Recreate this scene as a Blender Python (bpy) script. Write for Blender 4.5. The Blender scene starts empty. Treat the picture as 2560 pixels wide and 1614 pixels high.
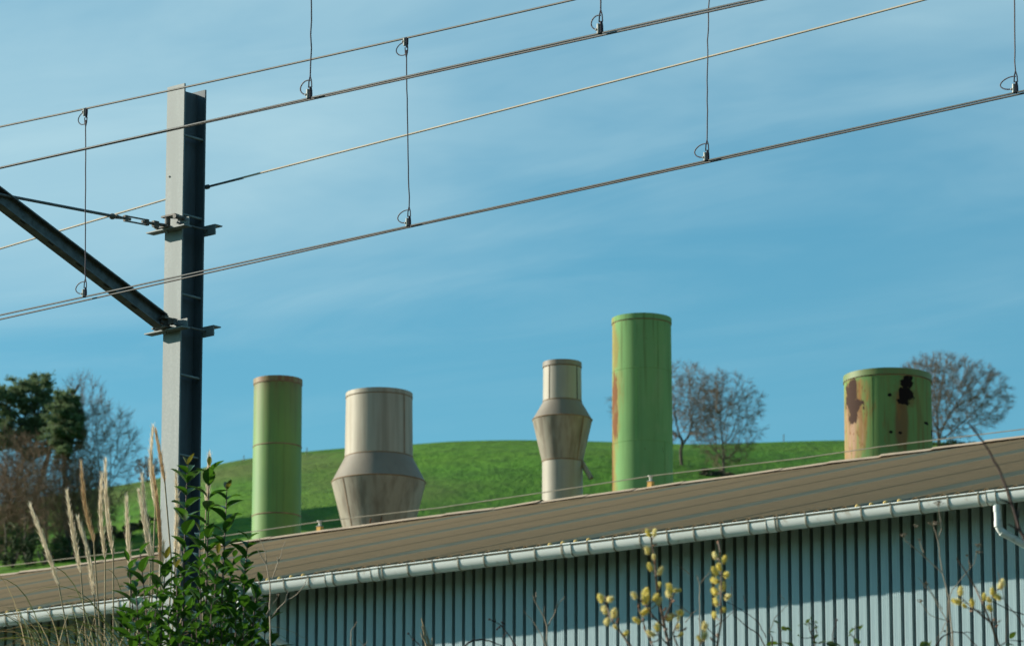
import bpy, bmesh, math, random
import numpy as np
from mathutils import Vector, Matrix
R = math.radians
scene = bpy.context.scene
COL = scene.collection

# ------------------------------------------------------------------ camera
FPX, PITCH, EYE = 11770.0, R(13.0), 1.7          # focal length in photo pixels (2560 wide)
cam_data = bpy.data.cameras.new('camera')
cam = bpy.data.objects.new('camera', cam_data)
COL.objects.link(cam)
cam.location = (0, 0, EYE)
cam.rotation_euler = (R(90) + PITCH, 0, 0)
cam_data.sensor_width = 36.0
cam_data.lens = 36.0 * FPX / 2560.0
cam_data.clip_start = 0.5
cam_data.clip_end = 20000
cam_data.dof.use_dof = True
cam_data.dof.focus_distance = 33.0
cam_data.dof.aperture_fstop = 8.5
scene.camera = cam

# ------------------------------------------------------------------ light
SUN_H = Vector((-0.957, 0.29, 0)).normalized()
SUN_EL = R(23)
SUN = Vector((SUN_H.x * math.cos(SUN_EL), SUN_H.y * math.cos(SUN_EL), math.sin(SUN_EL)))
world = bpy.data.worlds.new('World')
scene.world = world
world.use_nodes = True
wn, wl = world.node_tree.nodes, world.node_tree.links
wn.clear()
w_out = wn.new('ShaderNodeOutputWorld')
w_bg = wn.new('ShaderNodeBackground')
w_bg.inputs['Strength'].default_value = 0.091
sky = wn.new('ShaderNodeTexSky')
sky.sky_type = 'NISHITA'
sky.sun_disc = False
sky.sun_elevation = SUN_EL
sky.sun_rotation = math.atan2(SUN_H.x, SUN_H.y)
sky.altitude = 0
sky.air_density = 1.0
sky.dust_density = 0.4
sky.ozone_density = 2.5
tint = wn.new('ShaderNodeMix'); tint.data_type = 'RGBA'; tint.blend_type = 'MULTIPLY'
tint.inputs[0].default_value = 1.0
tint.inputs[7].default_value = (0.53, 1.03, 0.99, 1)
wl.new(sky.outputs[0], tint.inputs[6])
tc = wn.new('ShaderNodeTexCoord')
sep = wn.new('ShaderNodeSeparateXYZ'); wl.new(tc.outputs['Generated'], sep.inputs[0])
def wmath(op, a, b=None, c=None):
    n = wn.new('ShaderNodeMath'); n.operation = op
    for i, v in enumerate((a, b, c)):
        if v is None: continue
        if isinstance(v, (int, float)): n.inputs[i].default_value = v
        else: wl.new(v, n.inputs[i])
    return n.outputs[0]
zc = wmath('MAXIMUM', sep.outputs[2], 0.03)
cx = wmath('DIVIDE', sep.outputs[0], zc)
cy = wmath('DIVIDE', sep.outputs[1], zc)
comb = wn.new('ShaderNodeCombineXYZ'); wl.new(cx, comb.inputs[0]); wl.new(cy, comb.inputs[1])
rotn = wn.new('ShaderNodeMapping'); wl.new(comb.outputs[0], rotn.inputs[0])
SH = (0.80, -0.25)
rotn.inputs['Location'].default_value = (SH[0] * 0.682 - SH[1] * 0.731, SH[0] * 0.731 + SH[1] * 0.682, 0)
rotn.inputs['Rotation'].default_value = (0, 0, R(47))     # cirrus drifts along one wind direction
def cloud(scale, loc, detail, lo, hi, dist=0.4, rough=0.5):
    m = wn.new('ShaderNodeMapping'); wl.new(rotn.outputs[0], m.inputs[0])
    m.inputs['Scale'].default_value = scale; m.inputs['Location'].default_value = loc
    n = wn.new('ShaderNodeTexNoise'); wl.new(m.outputs[0], n.inputs[0])
    n.inputs['Scale'].default_value = 1.0; n.inputs['Detail'].default_value = detail
    n.inputs['Roughness'].default_value = rough; n.inputs['Distortion'].default_value = dist
    r = wn.new('ShaderNodeMapRange'); r.interpolation_type = 'SMOOTHSTEP'
    r.inputs[1].default_value = lo; r.inputs[2].default_value = hi
    wl.new(n.outputs[0], r.inputs[0])
    return r.outputs[0]
CS = (10.4, 9.4)
c1 = cloud((0.60, 0.80, 1), (CS[0], CS[1], 0), 6, 0.37, 0.68, 0.9, 0.55)
c2 = cloud((1.3, 2.6, 1), (1.3, 2.2, 0), 6, 0.42, 0.75, 1.2, 0.6)
c3 = cloud((0.25, 0.42, 1), (CS[1], CS[0], 0), 1, 0.41, 0.64, 0.0)
cm = wmath('MULTIPLY', wmath('ADD', wmath('MULTIPLY', c1, 0.75), wmath('MULTIPLY', c2, 0.24)), wmath('MULTIPLY_ADD', c3, 0.92, 0.08))
cm = wmath('MULTIPLY', cm, 0.80)
mixc = wn.new('ShaderNodeMix'); mixc.data_type = 'RGBA'
wl.new(cm, mixc.inputs[0]); wl.new(tint.outputs[2], mixc.inputs[6])
mixc.inputs[7].default_value = (3.9, 5.7, 6.3, 1)
wl.new(mixc.outputs[2], w_bg.inputs[0]); wl.new(w_bg.outputs[0], w_out.inputs[0])

sun_d = bpy.data.lights.new('sun', 'SUN')
sun_d.energy = 5.0; sun_d.angle = R(0.53); sun_d.color = (1.0, 0.93, 0.80)
sun_o = bpy.data.objects.new('sun', sun_d); COL.objects.link(sun_o)
sun_o.rotation_euler = (-SUN).to_track_quat('-Z', 'Y').to_euler()
sun_o.location = (-40, 10, 60)

vs = scene.view_settings
vs.view_transform = 'Standard'; vs.look = 'None'; vs.exposure = 0.5; vs.gamma = 1.0
vs.use_curve_mapping = False
cyc = scene.cycles
cyc.max_bounces = 5; cyc.diffuse_bounces = 3; cyc.glossy_bounces = 2; cyc.transmission_bounces = 3; cyc.transparent_max_bounces = 4
cyc.caustics_reflective = False; cyc.caustics_refractive = False
cyc.use_adaptive_sampling = True; cyc.adaptive_threshold = 0.02

# ------------------------------------------------------------------ helpers
rnd = random.Random(7)
CP, SP = math.cos(PITCH), math.sin(PITCH)
CAM = Vector((0, 0, EYE))
def ray(px, py):
    a, b = (px - 1280) / FPX, (807 - py) / FPX
    return Vector((a, CP - b * SP, SP + b * CP))
def at(px, py, Y):
    d = ray(px, py); return CAM + d * (Y / d.y)
def on_plane(px, py, O, n):
    d = ray(px, py); return CAM + d * ((O - CAM).dot(n) / d.dot(n))
def to_px(p):
    v = Vector(p) - CAM
    dep = v.y * CP + v.z * SP
    return 1280 + FPX * v.x / dep, 807 - FPX * (-v.y * SP + v.z * CP) / dep

class MB:
    def __init__(s): s.v = []; s.f = []
    def quad_strip(s, A, B, closed=False):
        n = len(A); o = len(s.v); s.v += [tuple(p) for p in A] + [tuple(p) for p in B]
        for i in range(n if closed else n - 1):
            j = (i + 1) % n; s.f.append((o + i, o + j, o + n + j, o + n + i))
    def rows(s, rows, closed=False):
        o = len(s.v); n = len(rows[0])
        for r in rows: s.v += [tuple(p) for p in r]
        for k in range(len(rows) - 1):
            for i in range(n if closed else n - 1):
                j = (i + 1) % n
                s.f.append((o + k * n + i, o + k * n + j, o + (k + 1) * n + j, o + (k + 1) * n + i))
        return o
    def box(s, c, ax, ay, az):                    # centre and half-axis vectors
        c, ax, ay, az = Vector(c), Vector(ax), Vector(ay), Vector(az); o = len(s.v)
        for k in (-1, 1):
            for i, j in ((-1, -1), (1, -1), (1, 1), (-1, 1)): s.v.append(tuple(c + ax * i + ay * j + az * k))
        s.f += [(o+3,o+2,o+1,o), (o+4,o+5,o+6,o+7), (o,o+1,o+5,o+4), (o+1,o+2,o+6,o+5), (o+2,o+3,o+7,o+6), (o+3,o,o+4,o+7)]
    def tube(s, pts, rad, n=6, cap=True):
        pts = [Vector(p) for p in pts]; k = len(pts)
        if not isinstance(rad, (list, tuple)): rad = [rad] * k
        rows = []; ref = None
        for i, p in enumerate(pts):
            t = (pts[min(i + 1, k - 1)] - pts[max(i - 1, 0)])
            if t.length < 1e-9: t = Vector((0, 0, 1))
            t.normalize()
            if ref is None:
                ref = t.cross(Vector((0.31, 0.17, 0.93)))
                if ref.length < 0.1: ref = t.cross(Vector((1, 0, 0)))
            a = (ref - t * ref.dot(t)).normalized(); b = t.cross(a); ref = a
            rows.append([p + (a * math.cos(2 * math.pi * q / n) + b * math.sin(2 * math.pi * q / n)) * rad[i] for q in range(n)])
        o = s.rows(rows, True)
        if cap and n > 3:
            s.f.append(tuple(range(o + n - 1, o - 1, -1))); s.f.append(tuple(range(o + (k - 1) * n, o + k * n)))
    def lathe(s, prof, n=72, c=(0, 0, 0)):
        c = Vector(c)
        s.rows([[c + Vector((r * math.cos(2 * math.pi * q / n), r * math.sin(2 * math.pi * q / n), z)) for q in range(n)] for r, z in prof], True)
    def ball(s, c, rx, ry=None, rz=None, n=8, m=6):
        c = Vector(c); ry = ry or rx; rz = rz or rx
        s.rows([[c + Vector((rx * math.sin(math.pi * k / m) * math.cos(2 * math.pi * q / n), ry * math.sin(math.pi * k / m) * math.sin(2 * math.pi * q / n), rz * math.cos(math.pi * k / m))) for q in range(n)] for k in range(m + 1)], True)
    def mesh(s, name, mat, smooth=False):
        me = bpy.data.meshes.new(name); me.from_pydata(s.v, [], s.f)
        if mat: me.materials.append(mat)
        if smooth:
            me.shade_smooth(); me.set_sharp_from_angle(angle=R(38))
        return me
    def build(s, name, mat, parent=None, smooth=False, loc=None):
        return link(name, s.mesh(name, mat, smooth), parent, loc)

def link(name, data, parent=None, loc=None):
    o = bpy.data.objects.new(name, data); COL.objects.link(o)
    if parent: o.parent = parent
    if loc is not None: o.location = loc
    return o
def tag(o, label, cat, group=None):
    o['label'] = label; o['category'] = cat
    if group: o['group'] = group
    return o
def thing(name, label, cat, loc=(0, 0, 0), group=None):
    return tag(link(name, None, None, loc), label, cat, group)
def structure(o): o['kind'] = 'structure'; return o

# ------------------------------------------------------------------ materials
class Mat:
    def __init__(s, name, rough=0.7, spec=0.3, metal=0.0):
        s.m = bpy.data.materials.new(name); s.m.use_nodes = True
        s.n, s.l = s.m.node_tree.nodes, s.m.node_tree.links
        s.b = s.n['Principled BSDF']
        s.b.inputs['Roughness'].default_value = rough
        s.b.inputs['Specular IOR Level'].default_value = spec
        s.b.inputs['Metallic'].default_value = metal
        s.tc = s.n.new('ShaderNodeTexCoord')
    def sock(s, inp, v):
        if isinstance(v, (int, float)): inp.default_value = v
        elif isinstance(v, tuple): inp.default_value = v if len(v) == 4 else (*v, 1)
        else: s.l.new(v, inp)
    def math(s, op, a, b=None, c=None):
        n = s.n.new('ShaderNodeMath'); n.operation = op
        for i, v in enumerate((a, b, c)):
            if v is not None: s.sock(n.inputs[i], v)
        return n.outputs[0]
    def noise(s, scale=1.0, stretch=(1, 1, 1), detail=4, rough=0.55, coord='Object', loc=(0, 0, 0), dist=0.0):
        mp = s.n.new('ShaderNodeMapping'); s.l.new(s.tc.outputs[coord], mp.inputs[0])
        mp.inputs['Scale'].default_value = stretch; mp.inputs['Location'].default_value = loc
        n = s.n.new('ShaderNodeTexNoise'); s.l.new(mp.outputs[0], n.inputs[0])
        n.inputs['Scale'].default_value = scale; n.inputs['Detail'].default_value = detail
        n.inputs['Roughness'].default_value = rough; n.inputs['Distortion'].default_value = dist
        return n.outputs[0]
    def step(s, v, lo, hi, a=0.0, b=1.0):
        n = s.n.new('ShaderNodeMapRange'); n.interpolation_type = 'SMOOTHSTEP'; s.sock(n.inputs[0], v)
        n.inputs[1].default_value = lo; n.inputs[2].default_value = hi
        n.inputs[3].default_value = a; n.inputs[4].default_value = b
        return n.outputs[0]
    def mix(s, f, a, b, blend='MIX'):
        n = s.n.new('ShaderNodeMix'); n.data_type = 'RGBA'; n.blend_type = blend
        s.sock(n.inputs[0], f); s.sock(n.inputs[6], a); s.sock(n.inputs[7], b)
        return n.outputs[2]
    def color(s, c): s.sock(s.b.inputs['Base Color'], c); return s
    def bump(s, h, strength=0.3, dist=0.01):
        n = s.n.new('ShaderNodeBump'); n.inputs['Strength'].default_value = strength
        n.inputs['Distance'].default_value = dist; s.l.new(h, n.inputs['Height']); s.l.new(n.outputs[0], s.b.inputs['Normal']); return s
    def objrand(s):
        n = s.n.new('ShaderNodeObjectInfo'); return n.outputs['Random']

def simple(name, c1, c2, scale=3.0, stretch=(1, 1, 1), rough=0.7, spec=0.3, metal=0.0, lo=0.35, hi=0.65, detail=4, bump=0.0, bdist=0.01):
    M = Mat(name, rough, spec, metal); n = M.noise(scale, stretch, detail)
    M.color(M.mix(M.step(n, lo, hi), c1, c2))
    if bump: M.bump(n, bump, bdist)
    return M.m

M_galv = Mat('galvanised steel', 0.55, 0.4)
_n = M_galv.noise(6, (1, 1, 0.12), 5); _f = M_galv.noise(45, (1, 1, 1), 3)
M_galv.color(M_galv.mix(M_galv.step(_n, 0.35, 0.68), M_galv.mix(M_galv.step(_f, 0.4, 0.62), (0.225, 0.265, 0.255), (0.275, 0.315, 0.30)), (0.19, 0.225, 0.215)))
M_galv = M_galv.m
M_shade_zinc = simple('shade darkened zinc', (0.085, 0.11, 0.12), (0.12, 0.15, 0.165), 7, (1, 1, 0.15), 0.6, 0.3)  # darker galvanised tone, puts the shade of web and far flange into the colour
M_steel = simple('dull dark steel', (0.085, 0.10, 0.10), (0.15, 0.17, 0.17), 14, rough=0.55, spec=0.4)
M_fitting = simple('weathered iron fitting', (0.11, 0.10, 0.085), (0.20, 0.18, 0.15), 30, rough=0.6, spec=0.3)
M_copper = simple('tarnished contact wire', (0.055, 0.055, 0.047), (0.09, 0.088, 0.075), 4, rough=0.45, spec=0.5)
M_bronze = simple('messenger strand', (0.125, 0.12, 0.10), (0.17, 0.16, 0.13), 4, rough=0.5, spec=0.4)
M_alu = simple('bare aluminium strand', (0.46, 0.385, 0.27), (0.54, 0.455, 0.33), 3, rough=0.5, spec=0.4)
M_dropper = simple('dark dropper strand', (0.035, 0.03, 0.045), (0.06, 0.05, 0.065), 20, rough=0.6)
M_clampl = simple('light clamp metal', (0.38, 0.37, 0.31), (0.5, 0.48, 0.41), 40, rough=0.45, spec=0.5)

M_wall = Mat('pale blue painted cladding', 0.5, 0.3)
_n = M_wall.noise(1.2, (1, 1, 0.15), 5); _s = M_wall.noise(26, (1, 1, 0.02), 2)
_c = M_wall.mix(M_wall.step(_n, 0.35, 0.7), (0.48, 0.63, 0.64), (0.42, 0.56, 0.58))
_k = M_wall.noise(5.0, (1, 1, 1.4), 1, coord='Object')
_c = M_wall.mix(M_wall.step(_s, 0.5, 0.75, 0, 0.5), _c, (0.34, 0.47, 0.50))
M_wall.color(M_wall.mix(M_wall.step(_k, 0.80, 0.83), _c, (0.75, 0.80, 0.80)))
M_wall = M_wall.m
M_joint = simple('dark cladding joint', (0.30, 0.385, 0.39), (0.37, 0.46, 0.47), 6, (1, 1, 0.1), 0.8, 0.15)  # panel returns toned darker than the panel faces
M_roof = Mat('brown weathered roof sheet', 0.85, 0.15)
_n = M_roof.noise(1.7, (1, 1, 1), 6, 0.7); _s = M_roof.noise(2.2, (1, 0.15, 1), 5)
_c = M_roof.mix(M_roof.step(_n, 0.35, 0.68), (0.268, 0.186, 0.094), (0.245, 0.172, 0.088))
M_roof.color(M_roof.mix(M_roof.step(_s, 0.42, 0.7, 0, 0.18), _c, (0.285, 0.205, 0.108)))
M_roof = M_roof.m
M_sky = simple('grimy translucent sheet', (0.150, 0.160, 0.112), (0.175, 0.182, 0.130), 1.5, (1, 0.3, 1), 0.9, 0.1)
M_ridge = simple('tan ridge capping', (0.52, 0.40, 0.28), (0.40, 0.31, 0.22), 3, rough=0.85, lo=0.3, hi=0.7)
M_foam = simple('yellow foam closure', (0.65, 0.47, 0.16), (0.55, 0.38, 0.12), 12, rough=0.8)
M_gutter = Mat('white plastic gutter', 0.38, 0.4)
_n = M_gutter.noise(1.1, (1, 1, 1), 5); _s = M_gutter.noise(7, (1, 1, 1), 4)
_c = M_gutter.mix(M_gutter.step(_n, 0.4, 0.7), (0.82, 0.84, 0.78), (0.76, 0.78, 0.71))
M_gutter.color(M_gutter.mix(M_gutter.step(_s, 0.56, 0.76, 0, 0.55), _c, (0.46, 0.38, 0.27)))
M_gutter = M_gutter.m
M_bracket = simple('stained gutter bracket', (0.42, 0.39, 0.31), (0.30, 0.26, 0.19), 18, rough=0.5)
M_dirt = simple('rusty dirt line', (0.20, 0.12, 0.06), (0.30, 0.20, 0.11), 5, rough=0.9)
M_dark = simple('dark interior', (0.03, 0.035, 0.035), (0.04, 0.045, 0.045), 3, rough=0.9)
M_yellow = simple('yellow post base', (0.70, 0.40, 0.09), (0.58, 0.31, 0.06), 20, rough=0.6)
M_white = simple('white insulator', (0.75, 0.73, 0.66), (0.62, 0.60, 0.53), 20, rough=0.4)
M_rwire = simple('ridge wire', (0.36, 0.32, 0.24), (0.28, 0.25, 0.19), 4, rough=0.6)
M_rust = simple('rust brown', (0.12, 0.05, 0.025), (0.20, 0.09, 0.04), 10, rough=0.9)
M_seam = simple('rust stained seam', (0.20, 0.13, 0.07), (0.28, 0.19, 0.11), 5, rough=0.8)

# grass of the hill
M_grass = Mat('hill grass', 0.9, 0.1)
_a = M_grass.noise(0.035, (1, 0.45, 1), 6, 0.65); _b = M_grass.noise(0.6, (1, 0.35, 1), 6, 0.7); _p = M_grass.noise(0.016, (1, 0.5, 1), 4, 0.6, loc=(31, 4, 0))
_c = M_grass.mix(M_grass.step(_a, 0.36, 0.64), (0.055, 0.160, 0.012), (0.090, 0.215, 0.018))
_c = M_grass.mix(M_grass.step(_b, 0.42, 0.66, 0, 0.85), _c, (0.036, 0.098, 0.010))
_w = M_grass.noise(0.03, (0.35, 1.6, 1), 5, 0.6, loc=(7, 3, 0))
_c = M_grass.mix(M_grass.step(_w, 0.45, 0.7, 0, 0.5), _c, (0.125, 0.215, 0.025))
_c = M_grass.mix(M_grass.step(_p, 0.55, 0.70, 0, 0.6), _c, (0.14, 0.145, 0.045))
M_grass.color(_c).bump(_b, 0.9, 0.6); M_grass = M_grass.m
M_ground = simple('rough ground', (0.045, 0.055, 0.022), (0.075, 0.066, 0.042), 0.3, rough=0.95)
M_bark = simple('bare grey brown bark', (0.085, 0.066, 0.052), (0.13, 0.102, 0.08), 2, rough=0.9)
M_twig = simple('bare twig', (0.19, 0.125, 0.080), (0.26, 0.175, 0.115), 1, rough=0.9)
M_barkd = simple('dark bark', (0.06, 0.05, 0.04), (0.10, 0.082, 0.066), 2, rough=0.9)
M_scrub = simple('dark scrub leaves', (0.04, 0.065, 0.025), (0.07, 0.09, 0.036), 1.0, rough=0.85)
M_scrubb = simple('brown scrub twigs', (0.10, 0.088, 0.055), (0.14, 0.118, 0.075), 1.0, rough=0.9)

def leaf_mat(name, a, b, rough=0.24, spec=0.6, trans=0.25, tcol=None):
    M = Mat(name, rough, spec)
    n = M.noise(9, detail=3); c = M.mix(M.step(n, 0.3, 0.7), a, b)
    k_ = 1.0 if tcol else 0.0
    c = M.mix(M.math('MULTIPLY', M.objrand(), 0.5), c, (a[0] * (1.9 - .8 * k_), a[1] * (1.5 - .45 * k_), a[2] * (1.3 - .3 * k_)))
    M.color(c)
    tr = M.n.new('ShaderNodeBsdfTranslucent'); M.sock(tr.inputs[0], tcol or (b[0] * 2.2, b[1] * 2.4, b[2] * 0.9))
    mx = M.n.new('ShaderNodeMixShader'); mx.inputs[0].default_value = trans
    M.l.new(M.b.outputs[0], mx.inputs[1]); M.l.new(tr.outputs[0], mx.inputs[2])
    M.l.new(mx.outputs[0], M.n['Material Output'].inputs[0]); return M.m
M_needle = leaf_mat('pine needles', (0.085, 0.135, 0.070), (0.125, 0.180, 0.092), 0.7, 0.2, 0.35, (0.16, 0.22, 0.10))
M_leaf = leaf_mat('glossy evergreen leaf', (0.022, 0.062, 0.012), (0.042, 0.105, 0.018))
M_leafn = leaf_mat('young red tipped leaf', (0.085, 0.12, 0.018), (0.13, 0.10, 0.02), tcol=(0.26, 0.24, 0.03))
M_leafb = leaf_mat('bramble leaf', (0.04, 0.075, 0.015), (0.075, 0.11, 0.03), 0.5, 0.3)
M_stemp = simple('purple brown stem', (0.10, 0.055, 0.045), (0.15, 0.09, 0.06), 20, rough=0.6)
M_plume = leaf_mat('straw plume', (0.80, 0.71, 0.55), (0.86, 0.78, 0.63), 0.9, 0.1, 0.45, (0.9, 0.79, 0.6))
M_plumeb = leaf_mat('brown straw plume', (0.58, 0.43, 0.25), (0.66, 0.50, 0.31), 0.9, 0.1, 0.45, (0.7, 0.5, 0.28))
M_straw = simple('straw stalk', (0.45, 0.36, 0.21), (0.36, 0.27, 0.15), 12, rough=0.7)
M_blade = leaf_mat('grass blade', (0.075, 0.11, 0.025), (0.12, 0.15, 0.04), 0.6, 0.3, 0.3, (0.12, 0.17, 0.03))
M_bladed = leaf_mat('dry grass blade', (0.36, 0.28, 0.15), (0.44, 0.35, 0.20), 0.8, 0.2, 0.3, (0.33, 0.25, 0.12))
M_catkin = leaf_mat('yellow catkin', (0.76, 0.66, 0.20), (0.82, 0.74, 0.34), 0.9, 0.1, 0.38, (0.9, 0.78, 0.24))
M_catkinp = leaf_mat('pale silky catkin', (0.78, 0.70, 0.36), (0.84, 0.78, 0.48), 0.9, 0.1, 0.38, (0.9, 0.8, 0.38))
M_bud = simple('brown bud scale', (0.24, 0.10, 0.045), (0.34, 0.17, 0.09), 60, rough=0.6)
M_wtwig = simple('willow twig', (0.13, 0.085, 0.055), (0.20, 0.13, 0.085), 15, rough=0.6)
M_dry = simple('dry grey stalk', (0.30, 0.24, 0.17), (0.40, 0.33, 0.24), 15, rough=0.8)
M_dktwig = simple('dark thin twig', (0.055, 0.035, 0.03), (0.09, 0.055, 0.045), 15, rough=0.7)
M_post = simple('old fence post', (0.16, 0.14, 0.11), (0.22, 0.19, 0.15), 4, rough=0.9)

# ------------------------------------------------------------------ terrain
g = MB(); g.box((0, 0, -0.5), (9000, 0, 0), (0, 9000, 0), (0, 0, 0.5))
structure(g.build('ground', M_ground))
# railway bank on which the mast, the plants and the factory stand
BANK = 4.0
g = MB()
g.rows([[(x, y, z) for x in (-160, -60, -20, 0, 20, 60, 160)] for y, z in ((7, 0.004), (9, 1.0), (12, 2.9), (14.5, BANK), (60, BANK), (185, BANK + 0.5))])
structure(g.build('railway_bank', M_ground, smooth=True))

CREST = [(-4000, 1420), (-1500, 1370), (-400, 1318), (0, 1262), (110, 1237), (280, 1208), (400, 1190), (535, 1164), (600, 1153), (756, 1135), (862, 1124),
         (1035, 1111), (1120, 1106.5), (1280, 1103), (1500, 1101), (1700, 1102), (2000, 1103.5), (2400, 1108), (2700, 1116), (3400, 1140), (6500, 1300)]
cxs, cys = [c[0] for c in CREST], [c[1] for c in CREST]
HY0, HY1 = 150.0, 470.0
def prof(Y):
    t = (Y - HY0) / (HY1 - HY0)
    if t <= 0: return 0.02 * t
    if t < 0.8: return t
    s = t - 0.8
    return 0.8 + 0.2 * math.tanh(s / 0.2) * 0.82 - max(0, s - 0.3) * 0.12
_Ys = np.linspace(160, 640, 400)
_pm = max(prof(y) / y for y in _Ys)               # steepest sight line of the unit profile
def hill_z(X, Y):
    el = 0.2
    px = 1280 + FPX * X / (Y * (CP + el * SP))
    py = float(np.interp(px, cxs, cys))
    d = ray(px, py); sl = d.z / d.y
    zc_ = sl / _pm
    nz = 0.35 * math.sin(X * 0.11 + Y * 0.05) + 0.25 * math.sin(X * 0.23 - Y * 0.13 + 1.3)
    big = 0.9 * math.sin(X * 0.075 + Y * 0.021 + 0.7) + 0.6 * math.sin(X * 0.047 - Y * 0.060) + 0.5 * math.sin(X * 0.16 + Y * 0.09 + 2.0)
    fade = min(1, max(0, (Y - 200) / 80)) * min(1, max(0, (425 - Y) / 50))
    return EYE + zc_ * prof(Y) + nz * min(1, max(0, (Y - 200) / 100)) * 0.5 + big * fade * 0.75
hb = MB()
rows = []
for Y in list(np.arange(150, 380, 6)) + list(np.arange(380, 560, 2.0)) + list(np.arange(560, 900, 20)):
    rows.append([((px - 1280) / FPX * Y * 1.02, Y, hill_z((px - 1280) / FPX * Y * 1.02, Y)) for px in list(range(-4000, -300, 160)) + list(range(-300, 2860, 22)) + list(range(2860, 6500, 160))])
hb.rows(rows)
structure(hb.build('grass_hill', M_grass, smooth=True))
# added wooded hill behind and right of the viewpoint, blocks low sky to deepen shade
M_addhill = simple('added hill woodland', (0.022, 0.038, 0.016), (0.05, 0.065, 0.028), 0.12, rough=0.95, bump=1.0, bdist=2.0)
wbm = MB(); rws = []
for rr_, hz in ((90, -1), (110, 9), (130, 26), (155, 50), (185, 76), (215, 94), (260, 104), (360, 96), (520, -2)):
    rw = []
    for k in range(81):
        az_ = R(78 + 158 * k / 80); ed = math.sin(math.pi * k / 80) ** 0.35
        wob = 6 * math.sin(k * 0.9 + rr_ * 0.02) + 4 * math.sin(k * 2.1 + rr_ * 0.05)
        rw.append((rr_ * math.sin(az_), rr_ * math.cos(az_), max(-1.5, (hz * 0.8 + (wob if hz > 5 else 0)) * ed)))
    rws.append(rw)
wbm.rows(rws); structure(wbm.build('sky_blocking_hill', M_addhill, smooth=True))
def hit_hill(px, py):
    d = ray(px, py)
    for Y in np.arange(160, 640, 0.5):
        p = CAM + d * (Y / d.y)
        if p.z <= hill_z(p.x, p.y): return Vector((p.x, p.y, hill_z(p.x, p.y)))
    # above the crest: stand just behind it
    Y = 470.0
    return Vector(((px - 1280) / FPX * Y * 1.02, Y, hill_z((px - 1280) / FPX * Y * 1.02, Y)))

# ------------------------------------------------------------------ factory building
AZ = R(55)
e = Vector((math.sin(AZ), -math.cos(AZ), 0)); m = Vector((math.cos(AZ), math.sin(AZ), 0)); UP = Vector((0, 0, 1))
E0 = at(1280, 1376, 60.0)                         # front lip of the gutter
ZE = E0.z
def B(u, w, z): return Vector((E0.x, E0.y, 0)) + e * u + m * w + UP * z
def u_of(px, py, w=0.0): return (on_plane(px, py, E0 + m * w, m) - E0).dot(e)
UL, UR = -14.0, 12.0
WR = 18.0
_r0, _r1 = on_plane(0, 1443, E0 + m * WR, m), on_plane(2560, 1099, E0 + m * WR, m)
ur0, ur1 = (_r0 - E0).dot(e), (_r1 - E0).dot(e)
def z_ridge(u): return _r0.z + (u - ur0) * (_r1.z - _r0.z) / (ur1 - ur0)
ULR = -32.0
fac = thing('factory_building', 'long factory shed with brown corrugated roof, white gutter and pale blue ribbed wall', 'building', B(0, 9, BANK))
fl = fac.location
def fbuild(mb, name, mat, parent, smooth=False):
    # meshes are in world space; keep the parent chain at the building's base
    o = mb.build(name, mat, parent, smooth)
    if parent is fac: o.matrix_parent_inverse = Matrix.Translation(-fl)
    return o
def fpart(mb, name, mat, smooth=False): return fbuild(mb, name, mat, fac, smooth)

# wall: grooved backing and one object per raised panel
W_WALL = 0.66
mb = MB()
wb = W_WALL + 0.13
mb.box(B((ULR + UR) / 2, wb + 0.1, (BANK + ZE + 0.1) / 2), e * ((UR - ULR) / 2), m * 0.1, UP * ((ZE + 0.1 - BANK) / 2))
mb.box(B(ULR + 0.1, 18, (BANK + ZE) / 2), e * 0.1, m * 17.3, UP * ((ZE - BANK) / 2))
mb.box(B(UR - 0.1, 18, (BANK + ZE) / 2), e * 0.1, m * 17.3, UP * ((ZE - BANK) / 2))
mb.box(B((ULR + UR) / 2, 35.6, (BANK + ZE) / 2), e * ((UR - ULR) / 2), m * 0.1, UP * ((ZE - BANK) / 2))
for uu in (ULR + 0.1, UR - 0.1):                  # gables
    o = len(mb.v); z0 = ZE
    for du in (-0.1, 0.1):
        mb.v += [tuple(B(uu + du, 0.9, z0)), tuple(B(uu + du, 35.3, z0)), tuple(B(uu + du, 18, z_ridge(uu) - 0.25))]
    mb.f += [(o, o + 1, o + 2), (o + 3, o + 5, o + 4), (o, o + 2, o + 5, o + 3), (o + 1, o + 4, o + 5, o + 2)]
wall = fpart(mb, 'wall', M_wall)
RP = 0.1625                                       # rib pitch
u_first = u_of(640 + 290 / 3.667, 1560, W_WALL)   # a groove seen in the photograph
pm = MB()
gw, dp = 0.042, 0.13
sec = [(0, dp), (0.006, 0.0), (0.030, 0), (0.033, 0.003), (0.036, 0), (0.060, 0), (0.063, 0.003), (0.066, 0), (0.092, 0), (0.095, 0.003), (0.098, 0), (RP - gw - 0.006, 0), (RP - gw, dp)]
pm.quad_strip([e * a + m * b + UP * (BANK - 0.0) for a, b in sec], [e * a + m * b + UP * (ZE + 0.09) for a, b in sec])
pmesh = pm.mesh('panel', M_wall)
pmesh.materials.append(M_joint)
for q in (0, len(sec) - 2): pmesh.polygons[q].material_index = 1   # returns of the panel inside the joint
k0 = int((UL - u_first) / RP) - 3; k1 = int((UR - 0.3 - u_first) / RP)
for k in range(k0, k1):
    u = u_first + gw / 2 + k * RP
    o = link('panel', pmesh, wall)
    jit = rnd.uniform(-0.0015, 0.0015)
    p = B(u, W_WALL + jit, 0); o.location = p

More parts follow.
